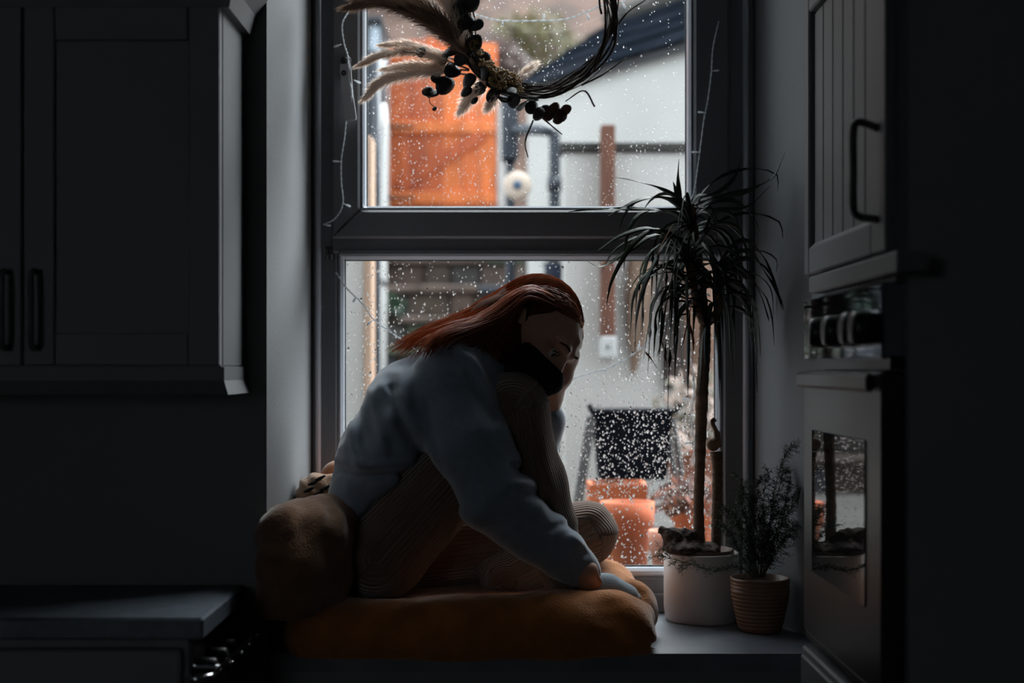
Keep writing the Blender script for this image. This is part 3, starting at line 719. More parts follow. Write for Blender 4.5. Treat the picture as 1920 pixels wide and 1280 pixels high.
# cornice: sloping moulding, and a light pelmet underneath
q = [(0,0),(.0,.10),(.055,.10),(.05,.075),(.022,.035),(.014,0)]
build('cornice', fixc := MB().prism(q, lambda u,h:(-1.75,yf+.02-u,ct+h), lambda u,h:(CX+u,yf+.02-u,ct+h)), M_cab, wc)
build('cornice_return', MB().prism(q, lambda u,h:(CX-.001+u,yf+.02-u,ct+h), lambda u,h:(CX-.001+u,YW-.002,ct+h)), M_cab, wc)
q = [(0,0),(0,-.045),(.012,-.045),(.004,-.022),(.004,0)]
build('pelmet', MB().prism(q, lambda u,h:(-1.75,yf+.02-u,cb+h), lambda u,h:(CX+u,yf+.02-u,cb+h)), M_cab, wc)
build('pelmet_return', MB().prism(q, lambda u,h:(CX-.001+u,yf+.02-u,cb+h), lambda u,h:(CX-.001+u,YW-.002,cb+h)), M_cab, wc)
for o in wc.children: fixnormals(o)
wtz = .89; wy = 2.164
build('worktop', MB().bbox(-2.39, CX, wy, YW-.001, wtz-.034, wtz, .004), M_worktop, None, label='slate grey worktop left of the window recess', cat='worktop')
bu = empty('base_unit', (-1.0, 2.35, 0), 'dark base unit under the slate worktop with a chrome rail', 'cabinet')
build('body', MB().box(-2.38, CX-.03, wy+.03, YW-.001, .08, wtz-.034), M_cabshade, bu)
build('plinth', MB().box(-2.38, CX-.06, wy+.08, YW-.001, 0, .08), M_cabshade, bu)
for i in range(3):
    a = CX-.035-(i+1)*.55; build('door', MB().bbox(a+.003, a+.547, wy+.01, wy+.03, .10, wtz-.05, .004), M_cabshade, bu)
build('control_strip', MB().bbox(CX-.032, CX-.022, wy+.03, YW-.01, .77, .85, .002), M_black, bu)
rz = .808
build('rail', MB().tube(catmull([(CX-.02,2.13,rz),(CX+.0,2.125,rz-.002),(CX+.016,2.135,rz),(CX+.02,2.165,rz),(CX+.02,2.3,rz),(CX+.02,2.47,rz)],36), .0042, 10), M_chrome, bu, True, label='chrome rail')
for yy in (2.2,2.45): build('rail_bracket', MB().tube([(CX-.025,yy,rz),(CX+.02,yy,rz)], .0035, 8), M_chrome, bu)
for yk in (2.214,2.294,2.365,2.44):
    k = build('knob', MB().lathe([(.012,0),(.012,.03),(.009,.034),(0,.034)], (CX-.022, yk, rz+.0), 14, 'x'), M_black, bu, True)
    build('knob_cap', MB().ball((CX+.034, yk, rz+.004), .0035, 8, 5), M_chrome, k, True)

# ------------------------------------------------------------------ seat cushion and the heap on the left
def fabric(name, col, col2=None, bscale=400, bump=.35, sheen=.5, var=.2, scale=14):
    return mat(name, col, .95, var=var, scale=scale, bump=bump, bscale=bscale, spec=.1, sheen=sheen)
M_throw = fabric('orange_fleece', (.42,.155,.045), var=.22, scale=18, bump=.5, bscale=260)
M_brown = fabric('brown_plush', (.20,.105,.06), var=.25, scale=22, bump=.5, bscale=220)
M_pat = fabric('pink_brown_woven', (.42,.26,.17), bump=.6, bscale=200)
M_rust = fabric('rust_velvet', (.38,.15,.07))
s = SDF((-.50,2.40,.70), (.34,2.95,.96), .005)
s.rbox((-.072,2.695,.803), (.315,.215,.042), .04, 0)
s.chain([(-.34,2.52,.80),(-.1,2.50,.805),(.08,2.515,.81),(.18,2.55,.805)], [.050,.052,.055,.053], .05)
s.chain([(.19,2.55,.805),(.215,2.70,.81),(.19,2.86,.81)], [.055,.05,.055], .04)
s.chain([(-.3,2.86,.81),(.0,2.88,.82),(.13,2.87,.835),(.185,2.86,.835)], [.045,.045,.048,.045], .04)
s.ell(P(1150,1118,2.62)+Vector((0,0,.01)), (.075,.05,.028), .03, op='sub')
def fold(x, y, z):
    ang = np.arctan2(z-.74, np.maximum(.30-x, .01)); r = np.sqrt((x-.25)**2+(y-2.50)**2+(z-.76)**2)
    return .004*np.sin(ang*16+y*9)*np.exp(-(r/.13)**2)+.0035*wob(x,y,z,40,5)+.0012*wob(x,y,z,120,6)
s.warp(fold); s.cut((0,0,SILL+.0008), (0,0,-1), 0); 
v, f = s.mesh()
cu = build('seat_cushion', (v, f), M_throw, None, True, label='puffy orange fleece seat cushion on the window sill', cat='cushion')
# corner tassel
mb = MB(); tp = P(1196,1213,2.515); tp.z = max(tp.z, SILL+.004)
for k in range(16):
    a = rng.normal(size=3)*.004; mb.tube([tp+Vector((-.012,0,.01)), tp+Vector((a[0]*.5,a[1],.004)), tp+Vector((.012+a[0]*1.5,a[1]*2-.004,max(a[2],-.002)))], [.0016,.0014,.0006], 5)
build('tassel', mb, M_throw, cu, True)
# heap
def wallclip(s):
    n = Vector((-(YF-YW), RL1-RL0, 0)); n = n if n.x < 0 else -n
    sl = s.d.copy(); s.cut((RL0+.001, YW, 1), n, .0)
    keep = s.ax[1] < YW-.002; s.d[:,keep,:] = sl[:,keep,:]
s = SDF((-.50,2.39,.74), (-.22,2.96,1.12), .005)
s.rbox((-.362,2.57,.925), (.078,.12,.095), .075, 0); s.ell((-.375,2.52,.985), (.075,.08,.045), .04); s.ell((-.335,2.62,.99), (.065,.09,.045), .03)
s.chain([(-.398,2.47,.985),(-.385,2.455,.93),(-.39,2.455,.86)], [.04,.052,.052], .03)
s.warp(lambda x,y,z: .0035*wob(x,y,z,40,9)+.0028*np.sin(x*90+y*110-z*60+3*np.sin(y*14))*np.exp(-((z-1.01)/.06)**2)+.0015*wob(x,y,z,130,4))
s.cut((0,0,.842), (0,0,-1), .004); wallclip(s); v, f = s.mesh()
build('brown_cushion', (v, f), M_brown, None, True, label='dark brown plush cushion slumped against the left window reveal', cat='cushion', group='cushions heaped in the corner')
s = SDF((-.47,2.62,.74), (-.22,2.96,1.12), .004)
s.rbox((-.368,2.765,.955), (.052,.05,.11), .045, 0); s.warp(lambda x,y,z: .003*wob(x,y,z,60,3)+.0022*np.sin(z*210+x*160))
s.cut((0,0,.842), (0,0,-1), .004); wallclip(s); v, f = s.mesh()
pc = build('patterned_cushion', (v, f), M_pat, None, True, label='pinkish brown woven cushion with black tufts behind the plush one', cat='cushion', group='cushions heaped in the corner')
mb = MB()
for (px, py) in ((588,905),(600,897),(610,915),(597,925),(580,918),(615,930),(606,938)):
    c = P(px,py,2.716); mb.tube([c+Vector((-.01,-.002,-.004)), c+Vector((0,-.006,.0)), c+Vector((.01,-.002,.006))], [.002,.004,.002], 6)
build('tufts', mb, mat('black_wool', (.02,.018,.016), .95, var=.2), pc, True)
s = SDF((-.47,2.78,.74), (-.22,2.96,1.12), .004)
s.chain([(-.365,2.875,.90),(-.362,2.875,1.0),(-.352,2.875,1.05)], [.045,.042,.034], .04, ys=1.0); s.warp(lambda x,y,z: .002*wob(x,y,z,60,13))
s.cut((0,0,.842), (0,0,-1), .004); wallclip(s); v, f = s.mesh()
build('rust_cushion', (v, f), M_rust, None, True, label='rust orange velvet cushion at the back of the heap', cat='cushion', group='cushions heaped in the corner')

# ------------------------------------------------------------------ the seated person
person = empty('person', (X(800,2.7), 2.70, .845), 'person hunched on the window seat in grey sweatshirt, ribbed trousers and black face mask', 'person')
M_skin = mat('skin', (.50,.27,.19), .5, var=.08, scale=30, bump=.08, bscale=300)
M_swt = fabric('grey_blue_sweatshirt', (.25,.295,.355), var=.08, scale=60, bump=.3, bscale=700, sheen=.8)
M_sock = fabric('grey_sock', (.30,.35,.39), var=.15, scale=90, bump=.4, bscale=500)
M_mask = mat('black_mask_cloth', (.012,.012,.014), .85, var=.1, bump=.15, bscale=300, spec=.2)
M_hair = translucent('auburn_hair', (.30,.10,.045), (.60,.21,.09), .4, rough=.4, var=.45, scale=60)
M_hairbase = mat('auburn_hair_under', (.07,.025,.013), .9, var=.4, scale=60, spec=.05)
# head frame
a_, t_ = math.radians(46), math.radians(30)
hf = Vector((math.cos(t_)*math.cos(a_), -math.sin(t_), -math.cos(t_)*math.sin(a_))); hu = Vector((math.sin(a_), 0, math.cos(a_))); hr = hf.cross(hu)
HC = P(1008, 611, 2.70)
def H(fw, up, rt): return HC+hf*fw+hu*up+hr*rt
axes = (tuple(hf), tuple(hu), tuple(hr))
# joints
sh_n, el_n, wr_n = P(856,722,2.59), P(925,930,2.545), P(1082,1060,2.585)
sh_f, el_f, wr_f = P(905,735,2.83), P(985,965,2.825), P(1030,742,2.765)
hip_n, kn_n, an_n = P(712,1035,2.635), P(962,764,2.625), P(1066,1086,2.615)
hip_f, kn_f, an_f = P(730,1035,2.80), P(1098,1000,2.835), P(950,1085,2.75)
neck0, neck1 = P(880,668,2.715), H(-.02,-.07,0)

# body: one continuous figure
b = SDF((-.40,2.42,.76), (.30,2.95,1.52), .0035)
b.chain([P(712,1015,2.715),P(745,865,2.715),P(800,770,2.715),P(862,700,2.715)], [.07,.075,.08,.065], .03, ys=1.55)
b.cone(neck0, neck1, .055, .05, .03); b.cone(sh_n, sh_f, .05, .05, .03)
b.chain([sh_n, el_n, wr_n], [.045,.036,.024], .02); b.chain([sh_f, el_f, wr_f], [.045,.034,.024], .02)
b.chain([hip_n, kn_n, an_n], [.07,.045,.03], .02); b.chain([hip_f, kn_f, an_f], [.07,.042,.03], .02)
# head
b.ell(HC, (.087,.082,.071), .03, axes)
b.ell(H(.035,-.05,0), (.055,.075,.056), .03, axes)           # face
b.ell(H(.055,-.098,0), (.032,.028,.036), .03, axes)          # chin and jaw
for sg in (-1,1): b.ell(H(.052,-.035,sg*.038), (.026,.022,.022), .02, axes)   # cheekbones
b.cone(H(.088,-.012,0), H(.106,-.052,0), .009, .013, .014)   # nose
for sg in (-1,1): b.ell(H(.092,-.017,sg*.032), (.016,.010,.017), .012, axes, 'sub')  # eye sockets
for sg in (-1,1): b.cone(H(.088,.006,sg*.014), H(.078,.004,sg*.05), .008, .007, .014) # brows
for sg in (-1,1): b.ell(H(.072,-.017,sg*.032), (.0135,.0125,.0145), .004, axes)       # lids
for sg in (-1,1):
    b.ell(H(-.005,-.022,sg*.074), (.018,.030,.008), .006, axes); b.ell(H(-.002,-.02,sg*.083), (.009,.016,.005), .006, axes, 'sub')
for sg in (-1,1): b.cone(H(.088,-.082,sg*.016), H(.093,-.081,0), .006, .007, .008)
# far hand: palm against the cheek, fingers up over the forehead
def hand(pal, kn, dirs, seg, thumb, rad=.0088):
    b.chain(pal, [.023,.025,.024], .015, m=.05)
    for base, pts in zip(kn, dirs): b.chain([base]+pts, [rad*1.12, rad*1.05, rad*.95, rad*.82], .006, m=.03)
    b.chain(thumb, [.013,.011,.0095,.0085], .008, m=.03)
palm_f = P(1048,703,2.72); kc = P(1065,664,2.695)
b.cone(wr_f, palm_f, .024, .024, .015); b.cone(palm_f, kc, .025, .022, .012); b.cone(P(1044,700,2.74), P(1060,664,2.73), .02, .018, .012)
for i, (dpt, tip) in enumerate(((2.672,(1064,606)),(2.688,(1080,600)),(2.705,(1086,604)),(2.721,(1088,618)))):
    k0 = P(1064+i*2,664+i*2,dpt+.006); k1 = P(1078+i*1,640+i*2,dpt-.004); k2 = P(0.5*(1082+tip[0]),0.5*(634+tip[1])+4,dpt-.002); k3 = P(tip[0],tip[1]+4,dpt+.008)
    b.chain([k0,k1,k2,k3], [.0105,.0098,.009,.008], .005, m=.03)
b.chain([P(1040,706,2.72), P(1030,690,2.69), P(1026,672,2.678), P(1027,656,2.676)], [.014,.012,.0105,.009], .008, m=.03)
# near hand clasping the ankle
pn = P(1098,1073,2.568)
b.cone(wr_n, pn, .024, .021, .012); b.cone(pn, P(1106,1084,2.575), .021, .017, .012)
for i in range(4):
    u = i*.013; k0 = P(1108-i*5,1078+i*5,2.566); k1 = P(1118-i*7,1090+i*4,2.572); k2 = P(1116-i*7,1102+i*3,2.592); k3 = P(1108-i*7,1106+i*3,2.612)
    b.chain([k0,k1,k2,k3], [.0098,.0092,.0085,.0078], .005, m=.03)
b.chain([P(1090,1066,2.566), P(1100,1060,2.585), P(1106,1062,2.605), P(1106,1070,2.622)], [.013,.011,.0098,.0085], .008, m=.03)
v, f = b.mesh()
body = build('body', (v, f), M_skin, person, True)
# eyes
M_eye = mat('eye_white', (.6,.56,.52), .15); M_iris = mat('dark_iris', (.02,.014,.01), .1)
for sg in (-1,1):
    e = build('eye', MB().ball(H(.0765,-.0165,sg*.032), .0115, 16, 10), M_eye, person, True)
    build('iris', MB().ball(H(.0765,-.0165,sg*.032)+(hf-hu*.25).normalized()*.0075, .0055, 12, 8), M_iris, e, True)
    mb = MB(); up_ = [H(.0865+.003*math.cos(u),-.011+.004*math.cos(u)-.004,sg*(.032+.014*math.sin(u))) for u in np.linspace(-1.4,1.4,9)]
    mb.tube(up_, .0013, 6); build('lash_line', mb, M_iris, e, True)
for sg in (-1,1):
    build('eyebrow', MB().tube([H(.0955,.008,sg*.014),H(.0935,.011,sg*.03),H(.083,.005,sg*.05)], [.0022,.0024,.001], 8), M_hairbase, person, True)
# mask
s = SDF(HC-Vector((.16,.16,.19)), HC+Vector((.16,.16,.10)), .003)
s.ell(H(.035,-.05,0), (.0585,.0785,.0595), .03, axes); s.ell(H(.055,-.098,0), (.036,.032,.040), .03, axes)
for sg in (-1,1): s.ell(H(.052,-.035,sg*.038), (.029,.024,.025), .02, axes)
s.cone(H(.092,-.03,0), H(.108,-.055,0), .013, .018, .03); s.cone(H(.1,-.06,0), H(.085,-.10,0), .02, .02, .03)
# upper edge: bridge of the nose back to the ear; rear edge in front of the ear
s.cut(H(.10,-.030,0), hu*1.0-hf*.05+hr*0, 0)
s.cut(H(.012,-.05,0), -hf*1.0-hu*.15, 0)
s.d = np.where(s.d > .07, s.d, s.d); v, f = s.mesh()
mk = build('face_mask', (v, f), M_mask, person, True)
for sg in (-1,1):
    build('ear_loop', MB().tube(catmull([H(.022,-.036,sg*.058),H(.012,-.005,sg*.071),H(-.004,.014,sg*.079),H(-.022,.004,sg*.084),H(-.024,-.03,sg*.082),H(-.004,-.06,sg*.072),H(.018,-.085,sg*.056)],24), .0024, 7), M_mask, mk, True)

# sweatshirt
s = SDF((-.40,2.43,.80), (.20,2.95,1.40), .0045)
s.chain([P(706,975,2.715),P(738,862,2.715),P(794,772,2.715),P(852,712,2.715)], [.088,.1,.105,.078], .03, ys=1.5)
s.ell(P(668,960,2.70), (.052,.13,.075), .03)
HEM = P(640,1012,2.6); hv = P(795,852,2.6)-HEM
s.cut(HEM, Vector((-hv.z,0,hv.x))*-1, .012)
s.chain([sh_n+Vector((-.01,.02,-.005)), P(880,830,2.565), el_n, P(1010,1003,2.565), P(1070,1052,2.582)], [.08,.074,.066,.052,.043], .008)
s.cone(P(1070,1052,2.582), P(1092,1070,2.588), .036, .032, .01)
s.chain([sh_f, el_f, P(1003,880,2.81), P(1015,805,2.785)], [.07,.058,.046,.040], .02)
s.cone(P(1014,815,2.787), P(1018,792,2.78), .040, .044, .01)
s.chain([sh_n+Vector((.005,.02,.0)), P(885,690,2.66), P(905,700,2.72), sh_f], [.07,.055,.05,.06], .03)
s.ell(P(868,664,2.70), (.05,.085,.035), .02)
# creases pressed into the cloth
def stroke(px, pz, pts, sig):
    best = np.full(px.shape, 1e9, dtype=np.float32); pts = catmull([(a, c, 0) for a, c in pts], 7)
    for p0, p1 in zip(pts[:-1], pts[1:]):
        ux, uz = p1[0]-p0[0], p1[1]-p0[1]; L = ux*ux+uz*uz+1e-9
        t = np.clip(((px-p0[0])*ux+(pz-p0[1])*uz)/L, 0, 1); best = np.minimum(best, (px-p0[0]-t*ux)**2+(pz-p0[1]-t*uz)**2)
    return np.exp(-best/(sig*sig))
FOLDS = [([(737,730),(744,775),(778,832),(812,885),(850,950)],9,.008),([(752,700),(766,775),(802,838),(835,890)],13,-.006),([(716,720),(722,770),(752,835)],12,-.003),
 ([(801,755),(816,830),(834,888),(862,945)],10,.007),([(628,880),(690,891),(768,884)],8,.009),([(630,862),(690,872),(760,866)],10,-.005),([(650,905),(700,910),(750,905)],14,-.004),
 ([(655,790),(662,835),(670,880)],8,-.005),([(672,770),(682,830),(690,870)],8,.004),([(692,730),(712,800),(722,845)],9,-.005),
 ([(860,652),(900,690),(925,745)],9,-.006),([(846,668),(890,715),(928,790)],9,.006),([(905,668),(918,705),(932,740)],6,.005),
 ([(940,800),(970,850),(984,885)],10,-.004),([(962,872),(985,884),(1002,880)],6,.007),([(960,905),(1000,905),(1030,925)],8,-.005),([(985,930),(1012,930),(1040,950)],7,.005),
 ([(1020,1000),(1050,985),(1075,985)],7,.005),([(1040,1030),(1070,1005),(1090,1020)],7,-.005),([(1062,1050),(1080,1030),(1098,1040)],6,.004)]
def swf(x, y, z):
    near = np.clip((2.72-y)/.1, 0, 1)
    px = x/y*F+960; pz = 690-(z-EYE)/y*F
    o = .004*wob(x,y,z,28,21)+.0022*wob(x,y,z,60,22)
    # gathered folds at the elbow and the cuff, long pull folds down the back
    u = (px-925)*.77+(pz-930)*.64
    g = np.exp(-((px-985)/45)**2-((pz-905)/60)**2)+1.0*np.exp(-((px-1060)/40)**2-((pz-1030)/50)**2)
    o = o+.0042*g*np.sin(u/7.5)
    w = (px-700)*.88+(pz-760)*.47
    o = o+.0035*np.exp(-((px-690)/70)**2-((pz-760)/110)**2)*np.sin(w/9.0)*near
    o = o+.003*np.exp(-((px-870)/80)**2-((pz-690)/50)**2)*np.sin(((px-860)*.5-(pz-690)*.86)/8.0)
    for pts, sg_, dp_ in FOLDS: o = o+dp_*stroke(px, pz, pts, sg_)*np.clip((2.70-y)/.05, 0, 1)
    return o
s.warp(swf); v, f = s.mesh()
sw = build('sweatshirt', (v, f), M_swt, person, True)
# ribbed hem and cuff bands
mb = MB(); c0 = P(1086,1066,2.587); axw = (P(1092,1070,2.588)-P(1070,1052,2.582)).normalized()
build('cuff', MB().tube([c0-axw*.014, c0-axw*.006, c0+axw*.006, c0+axw*.012], [.0365,.0385,.036,.031], 28, False), M_swt, sw, True)

# ribbed trousers
LIMBS = [(hip_n,kn_n,.088,.063),(kn_n,P(1000,905,2.62),.063,.058),(P(1000,905,2.62),an_n,.058,.046),(hip_f,kn_f,.085,.060),(kn_f,an_f,.060,.05)]
s = SDF((-.40,2.44,.76), (.30,2.95,1.34), .0045)
for (a,c,ra,rc) in LIMBS: s.cone(a,c,ra,rc,.018)
s.ell(P(705,1030,2.715), (.085,.17,.085), .03)
s.ell(kn_f+Vector((.004,0,0)), (.056,.06,.058), .01)
def trf(x,y,z):
    px = x/y*F+960; pz = 690-(z-EYE)/y*F
    o = .003*wob(x,y,z,30,31)
    o = o+.004*np.exp(-((px-1110)/50)**2-((pz-995)/40)**2)*np.sin(((px-1085)*.5+(pz-985)*.86)/9.0)
    o = o+.004*np.exp(-((px-1035)/25)**2-((pz-880)/110)**2)*np.sin(((px-1035)*.97-(pz-880)*.25)/7.0)
    return o
s.warp(trf); s.cut((0,0,.815),(0,0,-1),.01); v, f = s.mesh()
# limb coordinate for the knit ribs
best = np.full(len(v), 9.0); limb = np.zeros((len(v),3))
for (a,c,ra,rc) in LIMBS:
    a = np.array(a); c = np.array(c); ba = c-a; t = np.clip(((v-a)@ba)/(ba@ba),0,1); dv = v-a-t[:,None]*ba; dist = np.linalg.norm(dv,axis=1)-(ra+(rc-ra)*t)
    perp = np.cross(ba/np.linalg.norm(ba), np.array([0,1,0])); sgn = np.where(dv@perp >= 0, 1, -1); xz = np.hypot(dv[:,0],dv[:,2])*sgn
    up = dist < best; best[up] = dist[up]; limb[up,0] = dv[up,1]; limb[up,1] = xz[up]
def rib_mat():
    m = mat('ribbed_knit', (.21,.147,.114), .95, var=.1, scale=30, spec=.1, sheen=.5); nt = m.node_tree; bs = nt.nodes['Principled BSDF']
    at = nt.nodes.new('ShaderNodeAttribute'); at.attribute_name = 'limb'; sp = nt.nodes.new('ShaderNodeSeparateXYZ'); nt.links.new(at.outputs['Vector'], sp.inputs[0])
    at2 = nt.nodes.new('ShaderNodeMath'); at2.operation = 'ARCTAN2'; nt.links.new(sp.outputs[1], at2.inputs[0]); nt.links.new(sp.outputs[0], at2.inputs[1])
    mu = nt.nodes.new('ShaderNodeMath'); mu.operation = 'MULTIPLY'; mu.inputs[1].default_value = 58; nt.links.new(at2.outputs[0], mu.inputs[0])
    si = nt.nodes.new('ShaderNodeMath'); si.operation = 'SINE'; nt.links.new(mu.outputs[0], si.inputs[0])
    bp = nt.nodes.new('ShaderNodeBump'); bp.inputs['Strength'].default_value = .9; bp.inputs['Distance'].default_value = .0016
    nt.links.new(si.outputs[0], bp.inputs['Height']); nt.links.new(bp.outputs[0], bs.inputs['Normal']); return m
tr = build('ribbed_trousers', (v, f), rib_mat(), person, True)
att = tr.data.attributes.new('limb', 'FLOAT_VECTOR', 'POINT'); att.data.foreach_set('vector', limb.astype(np.float32).ravel())
# near sock
s = SDF(P(1050,1160,2.66)-Vector((.03,.12,.03)), P(1230,1060,2.66)+Vector((.03,.05,.06)), .003)
s.chain([an_n+Vector((.0,0,.01)), P(1090,1106,2.612), P(1140,1109,2.60), P(1172,1119,2.597)], [.034,.033,.028,.022], .02)
s.cone(P(1140,1116,2.605), P(1172,1126,2.59), .024, .022, .02)
for i in range(5):
    s.cone(P(1168-i*1.5,1119+i*3.2,2.62-i*.013), P(1192-i*4.5,1121+i*3.6,2.62-i*.0135), .011-.0008*i, .0105-.0009*i, .007, m=.03)
s.warp(lambda x,y,z: .0012*wob(x,y,z,90,41)); v, f = s.mesh()
build('sock', (v, f), M_sock, person, True)

# hair: an under-layer and many strands
s = SDF((-.30,2.48,1.18), (.20,2.93,1.53), .004)
s.ell(H(-.012,.006,0), (.084,.084,.075), .02, axes)
s.cut(H(.034,.0,0), hf*1.0-hu*.72, .02)
s.chain([H(-.05,-.012,0), P(925,602,2.70), P(870,624,2.69), P(815,642,2.685)], [.056,.040,.024,.010], .02, ys=1.35)
s.chain([H(-.035,-.03,.06), P(945,640,2.625), P(938,672,2.63)], [.034,.026,.010], .02)
s.warp(lambda x,y,z: .002*wob(x,y,z,70,51)); v, f = s.mesh()
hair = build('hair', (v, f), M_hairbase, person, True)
G = [  # guide locks: front hairline, over the crown, back over the shoulder
 [(1090,603,2.715),(1083,570,2.72),(1058,541,2.725),(1015,522,2.73),(970,531,2.735),(925,556,2.735),(880,583,2.73),(838,602,2.725),(800,619,2.72),(762,640,2.715),(728,660,2.71)],
 [(1091,608,2.70),(1080,575,2.695),(1045,545,2.685),(1005,530,2.68),(962,545,2.675),(922,572,2.67),(882,596,2.66),(842,612,2.65),(808,628,2.65),(775,645,2.65),(752,668,2.645)],
 [(1090,612,2.685),(1072,582,2.665),(1035,556,2.648),(998,543,2.638),(965,556,2.63),(930,584,2.615),(895,604,2.60),(860,616,2.585),(828,628,2.575),(803,648,2.565),(794,674,2.56)],
 [(1088,612,2.68),(1060,585,2.652),(1025,562,2.635),(992,552,2.625),(966,575,2.612),(945,594,2.60),(915,610,2.59),(880,620,2.575),(850,629,2.562),(826,642,2.553),(812,664,2.55)],
 [(1086,612,2.675),(1050,586,2.645),(1015,565,2.628),(985,560,2.617),(965,583,2.607),(955,610,2.602),(948,635,2.604),(943,655,2.61),(938,672,2.615),(932,684,2.62),(928,692,2.622)],
 [(1088,606,2.745),(1078,572,2.76),(1048,545,2.775),(1008,528,2.785),(965,538,2.79),(922,562,2.785),(880,590,2.78),(842,606,2.775),(808,620,2.77),(775,634,2.765),(745,652,2.76)],
]
Gp = [catmull([P(*q) for q in g], 22) for g in G]
def strands(pairs, count, r, spread, name, m, fly=0.0):
    mb = MB()
    for _ in range(count):
        i, j = random.choice(pairs); u = random.random(); ph = random.uniform(0,6.28); am = random.uniform(.3,1)*.0045
        off = Vector(rng.normal(size=3))*spread; end = random.uniform(.72,1.0); wv = random.uniform(3,6); fl = Vector(rng.normal(size=3))*fly; lay = random.uniform(1.0,1.07)
        pts = []
        for k in range(22):
            t = k/21*end; q = t*21; k0 = min(int(q),20); fr = q-k0
            A_ = Gp[i][k0].lerp(Gp[i][k0+1], fr); B_ = Gp[j][k0].lerp(Gp[j][k0+1], fr)
            p = A_.lerp(B_, u)+off*(.35+t)+Vector((math.sin(t*wv+ph), math.cos(t*wv*.9+ph), math.sin(t*wv*1.3+ph*2)))*am*(t+.2)+fl*t*t
            w_ = p-H(-.012,.006,0); e_ = Vector((w_.dot(hf)/.084, w_.dot(hu)/.084, w_.dot(hr)/.075)); en = e_.length
            if en < lay: p = H(-.012,.006,0)+w_*(lay/max(en,.2))
            pts.append(p)
        mb.tube(pts, [r*(1-.65*k/21) for k in range(22)], 3, False)
    return build(name, mb, m, hair, True)
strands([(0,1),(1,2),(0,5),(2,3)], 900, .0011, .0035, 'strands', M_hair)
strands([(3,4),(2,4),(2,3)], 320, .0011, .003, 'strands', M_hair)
M_hairlit = translucent('highlit_hair', (.50,.21,.10), (.80,.36,.17), .4, rough=.35, var=.3, scale=60)  # lit copy of the hair colour, putting the window highlights into some strands
strands([(0,1),(1,2),(2,3),(0,5)], 130, .0010, .005, 'highlight_strands', M_hairlit, .004)
strands([(0,1),(1,2),(2,3),(3,4)], 70, .0006, .005, 'flyaway_strands', M_hair, .012)

# ------------------------------------------------------------------ dragon tree in the white pot
M_wpot = mat('white_ceramic', (.62,.58,.56), .45, var=.04, scale=10, bump=.06, bscale=80)
pcx, pcy = X(1315,2.868), 2.868; pr = .0755; ph = Z(1034,2.868)-SILL
dt = empty('dragon_tree', (pcx, pcy, SILL), 'tall dragon tree with arching strap leaves in a white cylinder pot', 'potted plant')
pot = build('pot', MB().lathe([(pr*.93,0),(pr*.96,.004),(pr,.03),(pr,ph-.002),(pr-.001,ph),(pr-.005,ph),(pr-.006,ph-.03),(0,ph-.03)], (pcx,pcy,SILL), 56), M_wpot, dt, True, label='white cylinder pot')
build('nursery_rim', MB().lathe([(pr-.011,ph-.028),(pr-.010,ph+.006),(pr-.014,ph+.006),(pr-.016,ph-.012),(0,ph-.010)], (pcx,pcy,SILL), 48), mat('brown_nursery_pot', (.10,.04,.025), .5, var=.1), pot, True)
M_bark = mat('pale_brown_bark', (.13,.075,.045), .85, var=.35, scale=30, stretch=(1,1,3), bump=.7, bscale=90)
zs = SILL+ph-.012
def bark_tube(pts, rad, seg=60, n=12, rings=True):
    q = catmull(pts, seg); rr = list(np.interp(np.linspace(0,1,seg), np.linspace(0,1,len(rad)), rad))
    if rings: rr = [r*(1+(.07 if i % 3 == 0 else -.02)+random.uniform(-.03,.03)) for i, r in enumerate(rr)]
    return MB().tube(q, rr, n)
dtd = 2.86
build('trunk', bark_tube([P(1312,1036,dtd),P(1310,950,dtd),P(1313,850,dtd),P(1316,740,dtd),P(1321,660,dtd),P(1322,606,dtd-.005)], [.012,.0105,.011,.0125,.012,.011]), M_bark, dt, True)
crowns = [(P(1290,478,2.815), [P(1322,610,dtd-.005),P(1308,575,2.84),P(1300,530,2.82),P(1290,470,2.815)]),
          (P(1296,388,2.83), [P(1322,610,dtd-.005),P(1318,560,2.85),P(1308,470,2.84),P(1296,382,2.83)]),
          (P(1345,500,2.82), [P(1322,608,dtd-.005),P(1345,585,2.84),P(1350,550,2.83),P(1345,495,2.82)])]
for c, pts in crowns: build('branch', bark_tube(pts, [.0095,.009,.008,.006], 30), M_bark, dt, True)
build('cut_stump', bark_tube([P(1342,1036,2.875),P(1344,960,2.875),P(1345,880,2.875),P(1343,846,2.875)], [.010,.0105,.0105,.013], 40), M_bark, dt, True)
kb = build('stump_knob', MB().ball(P(1337,833,2.872), (.014,.012,.014), 12, 8), mat('pale_cut_wood', (.24,.13,.075), .8, var=.25, scale=40, bump=.4), dt, True)
build('withered_shoot', MB().tube(catmull([P(1347,838,2.875),P(1344,812,2.87),P(1336,793,2.868),P(1338,785,2.866),P(1342,790,2.866)],20), [.0065]*6+[.0045]*7+[.003]*7, 8), mat('withered_leaf', (.16,.085,.05), .8, var=.3, scale=40), dt, True)
